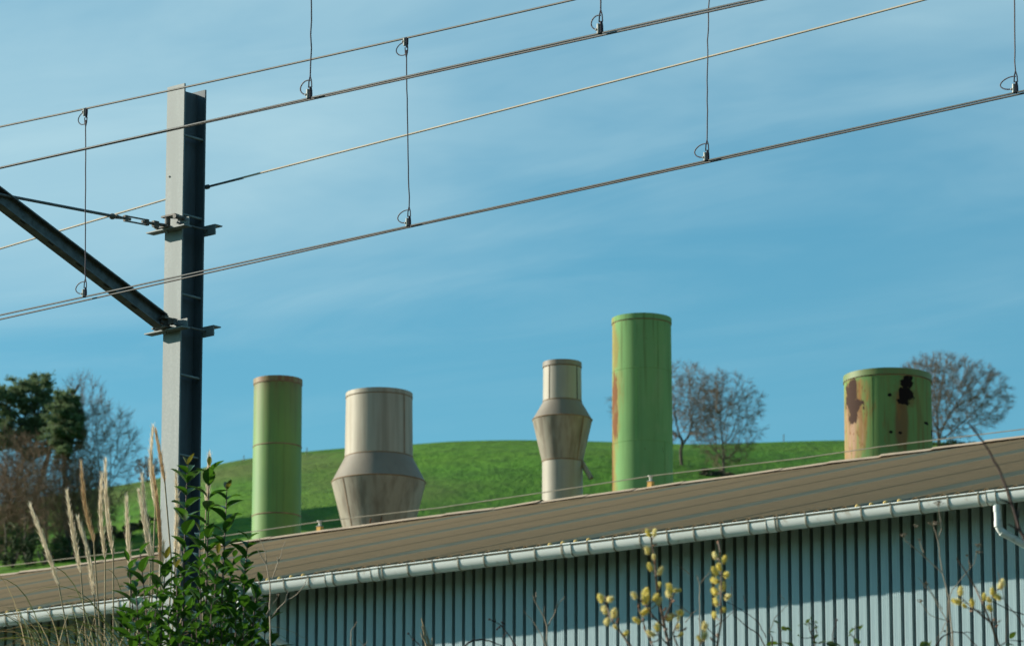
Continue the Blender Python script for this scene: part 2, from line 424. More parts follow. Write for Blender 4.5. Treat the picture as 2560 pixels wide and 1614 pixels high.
# roof: deck, sheets, skylight strips, ridge capping
mb = MB()
def roof_pt(u, w, off=0.0):
    z0 = ZE + 0.025
    t = (w - 0.05) / (WR - 0.05)
    return B(u, w, z0 + (z_ridge(u) - z0) * t + off)
def back_pt(u, w, off=0.0):
    t = (w - WR) / (WR - 0.05)
    return B(u, w, z_ridge(u) + (ZE + 0.025 - z_ridge(u)) * t + off)
for (fa, wa, wz) in ((roof_pt, 0.75, WR), (back_pt, WR, 35.6)):
    o = len(mb.v)
    for off in (-0.10, -0.16):
        mb.v += [tuple(fa(ULR, wa, off)), tuple(fa(UR, wa, off)), tuple(fa(UR, wz, off)), tuple(fa(ULR, wz, off))]
    mb.f += [(o, o+1, o+2, o+3), (o+7, o+6, o+5, o+4), (o, o+4, o+5, o+1), (o+1, o+5, o+6, o+2), (o+2, o+6, o+7, o+3), (o+3, o+7, o+4, o)]
roof = fpart(mb, 'roof', M_dark)
CPITCH, AMP = 0.2, 0.030
def sheet(u0, u1, name, mat, lift=0.0, back=False):
    n = max(2, int(round((u1 - u0) / CPITCH * 8)))
    mb = MB(); us = [u0 + (u1 - u0) * i / n for i in range(n + 1)]
    hgt = lambda u: AMP * math.cos(2 * math.pi * (u - U_C0) / CPITCH) + lift
    fp = back_pt if back else roof_pt
    ws = (WR, 35.6) if back else (0.05 + rnd.uniform(-0.006, 0.006), WR)
    top = [[fp(u, w, hgt(u)) for u in us] for w in ws]
    bot = [[fp(u, w, hgt(u) - 0.008) for u in us] for w in ws]
    mb.rows([bot[1], bot[0], top[0], top[1]])
    return fbuild(mb, name, mat, roof, True)
# skylight strips: their yellow closures show above the gutter
sk_px = [(665, 1451), (1385, 1361), (2138, 1271), (-60, 1538)]
sk_u = sorted(u_of(x, y) for x, y in sk_px)
U_C0 = sk_u[1]
SKW = 0.8
step_ = (sk_u[-1] - sk_u[1]) / 2
starts = [sk_u[1] + step_ * k for k in range(-6, 4)]
starts = [U_C0 + round((s - U_C0) / CPITCH) * CPITCH - CPITCH / 2 for s in starts]
edges = []
u = ULR
for s in starts + [UR + 5]:
    if s < ULR: continue
    gap0 = u; gap1 = min(s, UR)
    n = max(1, round((gap1 - gap0) / 1.0))
    for k in range(n): edges.append((gap0 + (gap1 - gap0) * k / n, gap0 + (gap1 - gap0) * (k + 1) / n, False))
    if s + SKW < UR: edges.append((s, s + SKW, True)); u = s + SKW
    else: break
for i, (a, b, sk) in enumerate(edges):
    if sk:
        sheet(a, b, 'skylight_sheet', M_sky, -0.003)
        for k in range(4):
            uc = U_C0 + round((a + CPITCH * (k + 0.5) - U_C0) / CPITCH) * CPITCH
            mb = MB(); p = roof_pt(uc, 0.044, 0.004)
            mb.ball(p, 0.034, 0.034, 0.027, 8, 5)
            fbuild(mb, 'closure', M_foam, roof, True)
    else:
        sheet(a, b, 'roof_sheet', M_roof)
sheet(ULR, UR, 'back_roof_sheet', M_roof, back=True)
u = ULR
while u < UR - 0.5:
    mb = MB(); L = 1.06; tl = rnd.uniform(-0.012, 0.012)
    secs = [(-0.22, -0.035), (-0.12, 0.0), (-0.05, 0.035), (0, 0.045), (0.05, 0.035), (0.12, 0.0), (0.22, -0.035)]
    r = []
    for k in range(6):
        uu = u + L * k / 5; wob = 0.006 * math.sin(uu * 31)
        r.append([B(uu, WR + w, z_ridge(uu) + z + 0.028 + wob + tl * (k / 5 - 0.5) * 2) for w, z in secs])
    mb.rows(r); fbuild(mb, 'ridge_cap', M_ridge, roof, True); u += 1.0

# gutter with lip, dirt line, brackets, joint sleeves and downpipes
def gut_sec(grow=0.0, lip=True):
    pts = []
    rw, rd = 0.088 + grow, 0.135 + grow
    for k in range(17):
        a = math.pi * k / 16
        pts.append((0.092 - rw * math.copysign(abs(math.cos(a)) ** 0.75, math.cos(a)), -0.016 - rd * math.sin(a) ** 0.9))
    return pts
def sweep(mb, sec, ua, ub, n=2):
    mb.rows([[B(ua + (ub - ua) * k / n, w, ZE + z) for w, z in sec] for k in range(n + 1)])
mb = MB()
gs = gut_sec(); gi = [(0.092 + (w - 0.092) * 0.95, z * 0.96 + 0.002) for w, z in gs][::-1]
sweep(mb, gs + gi, UL - 16, UR, 8)
lipc = [(0.002 + 0.013 * math.cos(a), 0.000 + 0.012 * math.sin(a)) for a in [2 * math.pi * k / 10 for k in range(11)]]
sweep(mb, lipc, UL - 16, UR, 8)
gutter = fpart(mb, 'gutter', M_gutter, True)
mb = MB(); sweep(mb, [(0.0005, -0.011), (0.0005, -0.021)], UL - 16, UR, 2)
mb.v = [tuple(Vector(v) - m * 0.002) for v in mb.v]
fbuild(mb, 'dirt_line', M_dirt, gutter)
def strap(u, wid, grow, name, mat, lipgrow=0.004):
    mb = MB(); s = gut_sec(grow)
    sec = [(s[0][0], 0.012)] + s + [(s[-1][0], 0.012)]
    r = [[B(u - wid / 2, w, ZE + z * 0.985) for w, z in gut_sec(0.0)]]
    ins = gut_sec(-0.004); ins = [(ins[0][0], 0.012)] + ins + [(ins[-1][0], 0.012)]
    mb.rows([[B(uu, w, ZE + z) for w, z in ss] for uu, ss in ((u - wid / 2, ins), (u - wid / 2, sec), (u + wid / 2, sec), (u + wid / 2, ins))])
    lc = [(0.002 + (0.013 + lipgrow) * math.cos(a), (0.012 + lipgrow) * math.sin(a)) for a in [2 * math.pi * k / 10 for k in range(11)]]
    mb.rows([[B(uu, w, ZE + z) for w, z in lc] for uu in (u - wid / 2, u + wid / 2)])
    return fbuild(mb, name, mat, gutter, True)
ub0 = u_of(640 + 475 / 3.667, 1440)
ub1 = u_of(1920 + 1920 / 3.667, 1232)
nb = 28; bp = (ub1 - ub0) / round((ub1 - ub0) / 0.405)
k = -26
while ub0 + k * bp < UR - 0.3:
    strap(ub0 + k * bp + rnd.uniform(-0.012, 0.012), 0.020, 0.009, 'gutter_bracket', M_bracket); k += 1
for px, py in ((640 + 665 / 3.667, 1450), (640 + 1085 / 3.667, 1420), (1280 + 500 / 3.667, 1360), (1920 + 20 / 3.667, 1300), (1920 + 2040 / 3.667, 1240), (60, 1530)):
    u = u_of(px, py); strap(u, 0.13, 0.006, 'gutter_joint', M_gutter, 0.003)
    for d in (-0.065, 0.065): strap(u + d, 0.010, 0.010, 'gutter_joint_rim', M_bracket, 0.003)
def downpipe(px, py):
    u = u_of(px, py); w = 0.092; r = 0.046
    a = B(u, w, ZE - 0.13); b = B(u + 0.01, w + 0.0, ZE - 0.47); c = B(u + 0.45, W_WALL - 0.06, ZE - 0.80); d = B(u + 0.45, W_WALL - 0.06, BANK)
    mb = MB(); pts = [a, a.lerp(b, 0.5)]
    def bend(p, q, s, n=6, k=0.09):
        i, o = q + (p - q).normalized() * k, q + (s - q).normalized() * k
        return [(i * (1 - t) ** 2 + q * 2 * t * (1 - t) + o * t * t) for t in [j / n for j in range(n + 1)]]
    pts += bend(a, b, c) + bend(b, c, d) + [d]
    mb.tube(pts, r, 20)
    dpipe = fbuild(mb, 'downpipe', M_gutter, gutter, True)
    for p, q in ((a, b), (b, a), (b, c)):
        dr = (q - p).normalized(); c0 = p + dr * 0.075
        mb = MB(); mb.tube([c0 - dr * 0.035, c0 + dr * 0.035], r + 0.005, 20); fbuild(mb, 'pipe_collar', M_gutter, gutter, True)
downpipe(1920 + 2065 / 3.667, 1243)
downpipe(590, 1460)

# ------------------------------------------------------------------ ridge conductor wire and its posts
mb = MB()
WP = [(-500, 1490), (0, 1415), (300, 1380), (560, 1338.5), (800, 1303), (1100, 1268), (1400, 1224), (1627, 1189), (2000, 1145), (2200, 1116), (2560, 1072), (3000, 1016)]
mb.tube([on_plane(x, y, E0 + m * WR, m) for x, y in WP], 0.0085, 6)
tag(mb.build('ridge_wire', M_rwire, smooth=True), 'thin pale wire strung just above the brown roof ridge', 'wire')
def ridge_post(px, label, rot):
    py = 1359.5 - (px - 640) * 0.1365
    p0 = on_plane(px, py, E0 + m * WR, m); u = (p0 - E0).dot(e)
    base = B(u, WR, z_ridge(u) + 0.04)
    t = thing('ridge_wire_post', label, 'post', base, 'yellow based posts along the roof ridge')
    mb = MB(); mb.box((0, 0, 0.045), e * 0.045, m * 0.045, UP * 0.065); mb.build('base', M_yellow, t)
    mb = MB(); mb.box((0, 0, 0.115), e * 0.052, m * 0.052, UP * 0.006); mb.build('plate', M_galv, t)
    mb = MB(); mb.lathe([(0.0, 0.12), (0.035, 0.12), (0.026, 0.14), (0.032, 0.15), (0.022, 0.16), (0.03, 0.175), (0.02, 0.19), (0.05, 0.2), (0.052, 0.215), (0, 0.22)], 16); mb.build('insulator', M_white, t, True)
ridge_post(799.5, 'yellow based ridge post beside the rust rimmed green chimney', 0)
ridge_post(1627, 'yellow based ridge post in front of the tallest green chimney', 0)
mb = MB(); p0 = on_plane(1000, 1306.5, E0 + m * (WR - 0.1), m)
mb.ball((0, 0, 0.0), 0.05, 0.04, 0.03, 10, 6); mb.ball((0.03, 0, 0.025), 0.02, 0.02, 0.018, 8, 5)
tag(mb.build('ridge_cap_stub', M_white, None, True, p0), 'small white stub on the ridge before the big grey chimney', 'stub')

# ------------------------------------------------------------------ chimneys
W_CH = WR + 3.2
def paint_mat(name, kind, rough=0.55, metal=0.0):
    M = Mat(name, rough, 0.3 if rough < 0.7 else 0.12, metal)
    st = M.noise(7, (1, 1, 0.045), 4); bl = M.noise(1.3, (1, 1, 0.6), 5); fn = M.noise(11, (1, 1, 0.12), 5)
    sp = M.n.new('ShaderNodeSeparateXYZ'); M.l.new(M.tc.outputs['Object'], sp.inputs[0])
    ang = M.math('ARCTAN2', sp.outputs[0], M.math('MULTIPLY', sp.outputs[1], -1.0)); z = sp.outputs[2]
    def blob(a0, z0, ra, rz, k=0.9, sc=9, soft=0.08, stretch=(1, 1, 0.7)):
        n = M.noise(sc, stretch, 5, 0.6, loc=(a0 * 7, z0 * 3, 0))
        da = M.math('DIVIDE', M.math('SUBTRACT', ang, a0), ra); dz = M.math('DIVIDE', M.math('SUBTRACT', z, z0), rz)
        d = M.math('SQRT', M.math('ADD', M.math('MULTIPLY', da, da), M.math('MULTIPLY', dz, dz)))
        d = M.math('ADD', d, M.math('MULTIPLY', M.math('SUBTRACT', n, 0.5), k * 2.6))
        return M.step(d, 1 + soft, 1 - soft)
    return M, st, bl, fn, ang, z, blob
def finish(M, c, fn, b=0.15):
    M.color(c).bump(fn, b, 0.004); return M.m
def chimney_base(pxc, py_ref):
    O = E0 + m * W_CH; p = on_plane(pxc, py_ref, O, m); return p
class Stack:
    """outline read at the stack's own distance: centre column, pixel rows and half widths turned into metres"""
    def __init__(s, pxc, py_top, label, sink=0, group='chimneys behind the roof ridge'):
        s.p = chimney_base(pxc, py_top + sink); s.pxc = pxc; s.py0 = py_top
        s.dep = s.p.y * CP + (s.p.z - EYE) * SP
        s.t = thing('chimney', label, 'chimney', (s.p.x, s.p.y, s.p.z), group)
        s.k = s.dep / FPX; s.kz = s.k / (CP * 1.0) * 0.995
    def r(s, half): return half * s.k
    def z(s, py): return -(py - s.py0) * s.kz
    def prof(s, pts): return [(s.r(h), s.z(y)) for h, y in pts]
    def part(s, name, pts, mat, n=96):
        mb = MB(); mb.lathe(s.prof(pts), n); return mb.build(name, mat, s.t, True)
    def ring(s, y, half, hh=1.6, out=1.0, mat=None, name='seam'):
        return s.part(name, [(half, y - hh), (half + out, y - hh * 0.5), (half + out, y + hh * 0.5), (half, y + hh)], mat or M_seam)
    def vseam(s, ang, y0, y1, h0, h1, mat, wid=0.012):
        mb = MB(); d = Vector((math.sin(ang), -math.cos(ang), 0)); tn = Vector((math.cos(ang), math.sin(ang), 0))
        a = d * (s.r(h0) + 0.002) + UP * s.z(y0); b = d * (s.r(h1) + 0.002) + UP * s.z(y1)
        mb.box((a + b) / 2, tn * wid / 2, d * 0.004, (a - b) / 2); return mb.build('weld_seam', mat, s.t)
def end_rows(h, y, wall=2.0):        # open top: inner wall
    return [(h - wall, y + 60), (h - wall, y)]
GREEN = (0.235, 0.375, 0.115); GREEN2 = (0.185, 0.33, 0.105)

# C1: green, rust rim
M, st, bl, fn, ang, z, blob = paint_mat('pale green chimney paint', 1)
c = M.mix(M.step(bl, 0.35, 0.68), (0.168, 0.305, 0.072), (0.132, 0.270, 0.070))
c = M.mix(M.step(st, 0.45, 0.72, 0, 0.4), c, (0.15, 0.255, 0.082))
c = M.mix(M.math('MULTIPLY', M.step(z, -1.35, -0.05), M.step(st, 0.25, 0.75, 0.35, 0.85)), c, (0.20, 0.20, 0.06))
c = M.mix(M.math('MULTIPLY', M.step(z, -0.30, -0.02), M.step(fn, 0.35, 0.7, 0.2, 0.9)), c, (0.17, 0.11, 0.045))
c = M.mix(M.math('MULTIPLY', M.step(M.noise(13, (1, 1, 0.03), 4, loc=(3, 1, 2)), 0.52, 0.7), 0.45), c, (0.13, 0.15, 0.055))
m1 = finish(M, c, fn)
M, st, bl, fn, ang, z, blob = paint_mat('rusty rim', 1)
m1r = finish(M, M.mix(M.step(fn, 0.35, 0.65), (0.23, 0.115, 0.05), (0.26, 0.22, 0.085)), fn)
s = Stack(695, 948, 'slim green chimney with a rust brown rim', 6)
s.part('body', [(60, 950), (60.5, 1115), (61, 1283), (61.5, 1500)], m1)
s.part('rim', [(58, 1000), (58, 944), (61.3, 944), (61.5, 956.5), (60.2, 956.5)], m1r)
s.ring(1112, 60.6); s.ring(1284, 61); s.ring(957.5, 60.3, 1.2, 0.8)
s.vseam(0.32, 1113, 1283, 60.6, 61, m1, 0.012)
# C2: big grey stack with a double cone
M, st, bl, fn, ang, z, blob = paint_mat('weathered grey steel', 2, 0.6, 0.12)
c = M.mix(M.step(bl, 0.35, 0.68), (0.40, 0.365, 0.285), (0.35, 0.315, 0.245))
c = M.mix(M.step(st, 0.42, 0.7, 0, 0.7), c, (0.235, 0.20, 0.145))
c = M.mix(M.step(fn, 0.58, 0.8, 0, 0.4), c, (0.42, 0.385, 0.31))
m2 = finish(M, c, fn)
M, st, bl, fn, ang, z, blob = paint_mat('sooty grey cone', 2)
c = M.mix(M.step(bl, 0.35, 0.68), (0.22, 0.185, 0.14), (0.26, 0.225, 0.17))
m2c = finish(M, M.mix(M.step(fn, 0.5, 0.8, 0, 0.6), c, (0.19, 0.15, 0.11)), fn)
M, st, bl, fn, ang, z, blob = paint_mat('streaked grey lower cone', 2)
c = M.mix(M.step(bl, 0.35, 0.68), (0.38, 0.345, 0.265), (0.30, 0.27, 0.205))
m2l = finish(M, M.mix(M.step(st, 0.40, 0.68, 0, 0.8), c, (0.19, 0.155, 0.11)), fn)
s = Stack(948, 975, 'stout grey chimney with a wide double cone collar', 13.5)
s.part('body', [(83, 979), (85, 1131)], m2)
s.part('rim', [(80, 1040), (80, 971), (83.8, 971), (84.2, 981.5), (82.8, 981.5)], m2)
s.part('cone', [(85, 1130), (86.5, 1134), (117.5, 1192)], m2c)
s.part('lower_cone', [(117.5, 1192), (116.5, 1196), (82, 1330), (72, 1372), (70, 1450), (70, 1560)], m2l)
s.ring(1130.5, 85, 1.6, 1.2); s.ring(1192.5, 116.8, 1.8, 1.4); s.ring(983, 83, 1.0, 0.8)
s.vseam(-0.83, 1195, 1330, 117, 82, M_seam, 0.02); s.vseam(0.87, 984, 1130, 83.3, 85.2, M_seam, 0.018)
for (xa, ya, xb, yb) in ((932.7, 1279, 924, 1317), (959, 1275.5, 951, 1314)):
    mb = MB()
    pp = []
    for x, y in ((xa, ya), (xb, yb)):
        hr = np.interp(y, [1196, 1330], [116.5, 82]) * s.k + 0.012
        X = (x - 948) * s.k; pp.append(Vector((X, -math.sqrt(max(0.01, hr * hr - X * X)), s.z(y) - 0.14)))
    mb.tube(pp, 0.013, 8); mb.build('brace_rod', M_rust, s.t, True)
# C3: slim grey with cone collar and a side pipe
M, st, bl, fn, ang, z, blob = paint_mat('pale grey steel', 3, 0.6, 0.12)
c = M.mix(M.step(bl, 0.35, 0.68), (0.40, 0.37, 0.295), (0.345, 0.32, 0.255))
c = M.mix(M.step(st, 0.45, 0.72, 0, 0.6), c, (0.26, 0.235, 0.18))
m3 = finish(M, c, fn)
s = Stack(1405.5, 904, 'narrow grey chimney with a cone collar and side pipe', 6)
s.part('body', [(47.5, 910), (48.7, 1000)], m3)
s.part('rim', [(45, 960), (45, 901), (48.8, 901), (49.3, 913), (47.4, 913)], m2c)
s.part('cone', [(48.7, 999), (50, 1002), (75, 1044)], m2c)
s.part('lower_cone', [(75, 1044), (74, 1047), (50.8, 1148)], m2l)
s.part('lower_body', [(50.5, 1147), (50.8, 1500)], m3)
s.ring(998.5, 48.7, 1.4, 1.0); s.ring(1044, 74.5, 1.6, 1.2); s.ring(1148, 50.6, 1.6, 1.2); s.ring(914.5, 47.6, 1.0, 0.8)
s.vseam(0.78, 1047, 1147, 74.6, 51, M_seam, 0.014); s.vseam(0.85, 915, 998, 47.8, 49, M_dark, 0.012); s.vseam(-0.75, 915, 998, 47.8, 49, M_seam, 0.008)
mb = MB(); pa = Vector((s.r(42), -s.r(10), s.z(1140))); pb = Vector((s.r(71.5), -s.r(22), s.z(1193)))
mb.tube([pa, pb], s.r(6.2), 18, False); mb.tube([pb, pb + (pa - pb) * 0.3], s.r(4.8), 18, False); mb.build('side_pipe', m2l, s.t, True)
# C4: tall green
M, st, bl, fn, ang, z, blob = paint_mat('green chimney paint with rust', 4, 0.8)
c = M.mix(M.step(bl, 0.35, 0.68), (0.210, 0.395, 0.145), (0.180, 0.360, 0.135))
c = M.mix(M.step(st, 0.5, 0.75, 0, 0.3), c, (0.15, 0.28, 0.09))
k4 = 0.0067
def zz(py, top): return -(py - top) * 0.00685
wide = M.math('MAXIMUM', blob(-1.33, zz(1040, 791), 0.50, 0.75, 0.9, 6, 0.35, (1, 1, 0.25)), M.math('MAXIMUM', blob(-1.5, zz(1210, 791), 0.42, 0.95, 0.7, 6, 0.35, (1, 1, 0.25)), blob(-1.42, zz(860, 791), 0.42, 0.5, 0.9, 6, 0.4, (1, 1, 0.25))))
c = M.mix(M.math('MULTIPLY', wide, 0.75), c, (0.30, 0.185, 0.05))
core = M.math('MAXIMUM', blob(-1.20, zz(1030, 791), 0.22, 0.55, 1.0, 7, 0.12, (1, 1, 0.3)), blob(-1.55, zz(1200, 791), 0.20, 0.9, 0.8, 7, 0.2, (1, 1, 0.3)))
c = M.mix(M.math('MULTIPLY', core, 0.95), c, (0.19, 0.072, 0.03))
spots = M.noise(16, (1, 1, 0.8), 2, loc=(4, 2, 1)); c = M.mix(M.step(spots, 0.735, 0.76), c, (0.12, 0.10, 0.04))
drip = M.noise(15, (1, 1, 0.035), 4, loc=(5, 1, 7))
c = M.mix(M.math('MULTIPLY', M.step(drip, 0.5, 0.68), M.step(z, -2.2, -0.05, 0.15, 0.65)), c, (0.12, 0.17, 0.06))
c = M.mix(M.step(M.noise(3.2, (1, 1, 0.5), 5, loc=(9, 9, 1)), 0.56, 0.7, 0, 0.4), c, (0.27, 0.40, 0.17))
m4 = finish(M, c, fn)
s = Stack(1604, 791, 'tallest green chimney with rust streaks down its left edge', 11)
s.part('body', [(73.5, 795), (75.2, 1100), (76, 1500)], m4)
s.part('rim', [(71, 850), (71, 787), (75, 787), (75.4, 800), (73.4, 800)], m4)
s.ring(801.2, 73.6, 1.2, 0.8); s.ring(922, 74.2, 0.9, 0.6, m4); s.ring(1102, 75.2, 0.9, 0.6, m4)
s.vseam(0.55, 803, 921, 73.8, 74.4, m4, 0.014); s.vseam(-0.2, 923, 1101, 74.4, 75.3, m4, 0.014); s.vseam(0.8, 1103, 1300, 75.4, 76, m4, 0.014)
# C5: wide green, peeling
M, st, bl, fn, ang, z, blob = paint_mat('peeling green chimney paint', 5, 0.85)
c = M.mix(M.step(bl, 0.35, 0.68), (0.175, 0.30, 0.100), (0.138, 0.27, 0.095))
c = M.mix(M.step(st, 0.45, 0.72, 0, 0.5), c, (0.205, 0.235, 0.072))
z5 = lambda py: -(py - 928) * 0.0062
orange = (0.34, 0.175, 0.055); pink = (0.40, 0.26, 0.18)
pk = M.math('MAXIMUM', blob(-1.15, z5(1075), 0.62, 0.75, 0.55, 7, 0.2, (1, 1, 0.12)), blob(-1.0, z5(990), 0.45, 0.28, 0.8, 7, 0.25, (1, 1, 0.3)))
rs_ = M.noise(9, (1, 1, 0.10), 5, 0.65, loc=(2, 8, 3)); rk = M.noise(10, (1, 1, 0.5), 5, 0.7, loc=(6, 2, 9))
c = M.mix(M.math('MULTIPLY', pk, M.step(rs_, 0.36, 0.60, 0.25, 0.95)), c, orange)
c = M.mix(M.math('MULTIPLY', blob(-1.12, z5(1085), 0.42, 0.62, 0.5, 8, 0.3, (1, 1, 0.12)), M.step(rs_, 0.40, 0.62, 0.1, 0.9)), c, pink)
c = M.mix(M.math('MULTIPLY', pk, M.step(rk, 0.58, 0.66, 0, 0.85)), c, (0.20, 0.085, 0.035))
c = M.mix(M.math('MULTIPLY', blob(0.23, z5(1085), 0.17, 0.45, 0.5, 9, 0.35, (1, 1, 0.1)), 0.8), c, (0.20, 0.095, 0.05))
c = M.mix(M.step(M.noise(5.5, (1, 1, 0.22), 4, loc=(2, 7, 5)), 0.57, 0.68, 0, 0.7), c, (0.27, 0.15, 0.05))
c = M.mix(M.math('MAXIMUM', blob(-1.08, z5(985), 0.20, 0.19, 1.1, 8, 0.06), M.math('MAXIMUM', blob(-0.95, z5(1022), 0.20, 0.10, 1.0, 9, 0.06), blob(-1.02, z5(1050), 0.12, 0.10, 0.9, 9, 0.06))), c, (0.065, 0.036, 0.026))
hole = M.math('MAXIMUM', blob(0.38, z5(960), 0.13, 0.14, 1.1, 11, 0.05), M.math('MAXIMUM', blob(0.35, z5(1000), 0.17, 0.17, 1.15, 9, 0.05), blob(0.24, z5(1017), 0.13, 0.05, 0.8, 12, 0.05)))
hole = M.math('MAXIMUM', hole, M.math('MAXIMUM', blob(-0.04, z5(999), 0.05, 0.032, 0.5, 14, 0.06), M.math('MAXIMUM', blob(0.19, z5(1108), 0.05, 0.025, 0.6, 14, 0.1), blob(-0.03, z5(1106), 0.05, 0.03, 0.6, 14, 0.1))))
hole = M.math('MAXIMUM', hole, M.math('MAXIMUM', blob(1.38, z5(1090), 0.16, 0.07, 0.6, 10, 0.1), M.math('MAXIMUM', blob(0.98, z5(1070), 0.10, 0.03, 0.7, 14, 0.1), blob(-0.17, z5(935), 0.07, 0.012, 0.4, 14, 0.1))))
halo = M.math('MAXIMUM', blob(0.36, z5(968), 0.17, 0.17, 1.0, 8, 0.5), M.math('MAXIMUM', blob(0.32, z5(1003), 0.24, 0.20, 1.0, 7, 0.5), blob(-1.02, z5(1010), 0.30, 0.36, 0.9, 7, 0.4)))
c = M.mix(M.math('MULTIPLY', halo, 0.6), c, (0.21, 0.105, 0.045))
drip = M.noise(15, (1, 1, 0.05), 4, loc=(5, 1, 7))
c = M.mix(M.math('MULTIPLY', M.step(drip, 0.53, 0.66), 0.6), c, (0.19, 0.135, 0.05))
peel = M.math('MAXIMUM', blob(-1.10, z5(985), 0.24, 0.24, 1.1, 8, 0.06), M.math('MAXIMUM', blob(-0.93, z5(1022), 0.24, 0.13, 1.0, 9, 0.06), blob(-1.02, z5(1052), 0.16, 0.13, 0.9, 9, 0.06)))
c = M.mix(peel, c, (0.058, 0.032, 0.023))
c = M.mix(hole, c, (0.012, 0.008, 0.007))
m5 = finish(M, c, fn)
M, st, bl, fn, ang, z, blob = paint_mat('green rim paint', 5)
m5r = finish(M, M.mix(M.step(fn, 0.45, 0.75, 0, 0.6), (0.155, 0.225, 0.072), (0.19, 0.185, 0.066)), fn)
s = Stack(2218.5, 928, 'wide short green chimney with peeling paint and black rust holes', 20)
s.part('body', [(108.5, 935), (110, 1160), (110, 1500)], m5, 128)
s.part('rim', [(106, 1000), (106, 921.5), (110.3, 921.5), (110.8, 937), (108.3, 937)], m5r, 128)
s.ring(938.3, 108.4, 1.3, 0.8); s.vseam(-0.45, 941, 1400, 108.6, 110, m5, 0.014)

# ------------------------------------------------------------------ trees on the hill
def bare_tree(name, label, px, py, top, xl, xr, seed, group='bare trees on the hill', mats=None, trunk_frac=0.22, low=0.16, n_att=1100, tw=11, dense=1.0):
    """crown grown towards points scattered through its volume (space colonisation), then fine twigs on the outer nodes"""
    base = hit_hill(px, py); k = base.y * 1.02 / FPX; pyb = to_px(base)[1]
    H = (pyb - top) * k / CP; aL, aR = (px - xl) * k, (xr - px) * k; b = (aL + aR) / 2
    rs = np.random.RandomState(seed); rr = random.Random(seed)
    zc_ = H * (low + 0.52 * (1 - low)); cz = H - zc_
    lumps = rs.normal(size=(14, 3)); lumps /= np.linalg.norm(lumps, axis=1)[:, None]
    att = []
    while len(att) < n_att:
        d = rs.normal(size=3); d /= np.linalg.norm(d); q = rs.uniform() ** 0.40
        q *= 0.74 + 0.24 * max(0.0, float((lumps @ d).max()) - 0.2) / 0.8
        z = zc_ + d[2] * q * (cz if d[2] > 0 else (zc_ - low * H))
        wx = (aL if d[0] < 0 else aR); att.append((d[0] * q * wx, d[1] * q * b, z))
    att = np.array(att); D = H * 0.026
    pos = [np.array([0., 0., 0.])]; par = [-1]
    lean = rr.uniform(-.05, .05)
    while pos[-1][2] < H * trunk_frac:
        pos.append(pos[-1] + np.array([lean * D + rr.gauss(0, .12) * D, rr.gauss(0, .12) * D, D])); par.append(len(pos) - 2)
    P = np.array(pos); d2 = ((att[:, None] - P[None]) ** 2).sum(-1); near = d2.argmin(1); nd = d2.min(1); alive = np.ones(len(att), bool)
    for it in range(90):
        if not alive.any(): break
        dirs = {}
        for i in np.nonzero(alive)[0]:
            j = near[i]; v = att[i] - pos[j]; v = v / (np.linalg.norm(v) + 1e-9); dirs[j] = dirs.get(j, 0) + v
        new = []
        for j, v in dirs.items():
            v = v / (np.linalg.norm(v) + 1e-9) + rs.normal(size=3) * 0.22 + np.array([0, 0, 0.06]); v /= np.linalg.norm(v)
            pos.append(pos[j] + v * D); par.append(j); new.append(len(pos) - 1)
        NP = np.array([pos[j] for j in new]); e2 = ((att[:, None] - NP[None]) ** 2).sum(-1); m_ = e2.argmin(1); mv = e2.min(1)
        upd = mv < nd; near[upd] = np.array(new)[m_[upd]]; nd = np.minimum(nd, mv); alive &= nd > (1.6 * D) ** 2
        if len(pos) > 5000: break
    n = len(pos); kids = [[] for _ in range(n)]
    for i in range(1, n): kids[par[i]].append(i)
    rad = np.zeros(n); r0 = 0.010
    for i in range(n - 1, -1, -1): rad[i] = r0 if not kids[i] else (sum(rad[c] ** 2.25 for c in kids[i])) ** (1 / 2.25)
    rad *= min(1.0, H * 0.030 / rad[0]) if rad[0] > H * 0.030 else 1.0
    V = [Vector(p) for p in pos]; cen = Vector((0, 0, zc_))
    t = thing(name, label, 'tree', base - UP * 0.3, group); tb, cb = MB(), MB()
    def chain(i, first):
        pts, rd = ([V[par[i]]], [max(0.009, rad[i])]) if par[i] >= 0 else ([], [])
        while True:
            pts.append(V[i]); rd.append(max(0.009, rad[i]))
            if not kids[i]: break
            ks = sorted(kids[i], key=lambda c: -rad[c])
            for c in ks[1:]: stack.append(c)
            i = ks[0]
        big = max(rd) > rad[0] * 0.30
        if len(pts) > 1: (tb if big else cb).tube(pts, rd, 7 if big else 4 if max(rd) > 0.03 else 3, False)
    stack = [0]
    while stack: chain(stack.pop(), False)
    if not tb.v: tb.tube([Vector((0, 0, 0)), V[1]], [rad[0], rad[1]], 7, False)
    for i in range(n):
        if rad[i] > r0 * 2.6 or par[i] < 0: continue
        d0 = (V[i] - V[par[i]]).normalized(); o = (V[i] - cen); o = o.normalized() if o.length > 0.01 else d0
        for _ in range(tw if not kids[i] else max(1, int(tw * 0.45))):
            d = (d0 * 0.7 + o * 0.45 + Vector((rr.gauss(0, .5), rr.gauss(0, .5), rr.gauss(0.1, .45)))).normalized()
            L = H * rr.uniform(0.03, 0.075); mid = V[i] + d * L * 0.5 + Vector((rr.gauss(0, .12), rr.gauss(0, .12), rr.gauss(0, .12))) * L
            cb.tube([V[i], mid, V[i] + d * L], [0.009, 0.0075, 0.006], 3, False)
    mt, mc = mats or (M_bark, M_twig)
    tb.build('trunk', mt, t, True); cb.build('crown', mc, t, True)
    return t
bare_tree('bare_oak', 'leafless tree with thick trunk half behind the tallest green chimney', 1707, 1163, 898, 1510, 1822, 11, trunk_frac=0.26, low=0.20)
bare_tree('bare_oak', 'leafless leaning tree right of the one beside the tallest chimney', 1806, 1183, 914, 1722, 1924, 23, trunk_frac=0.18, low=0.04)
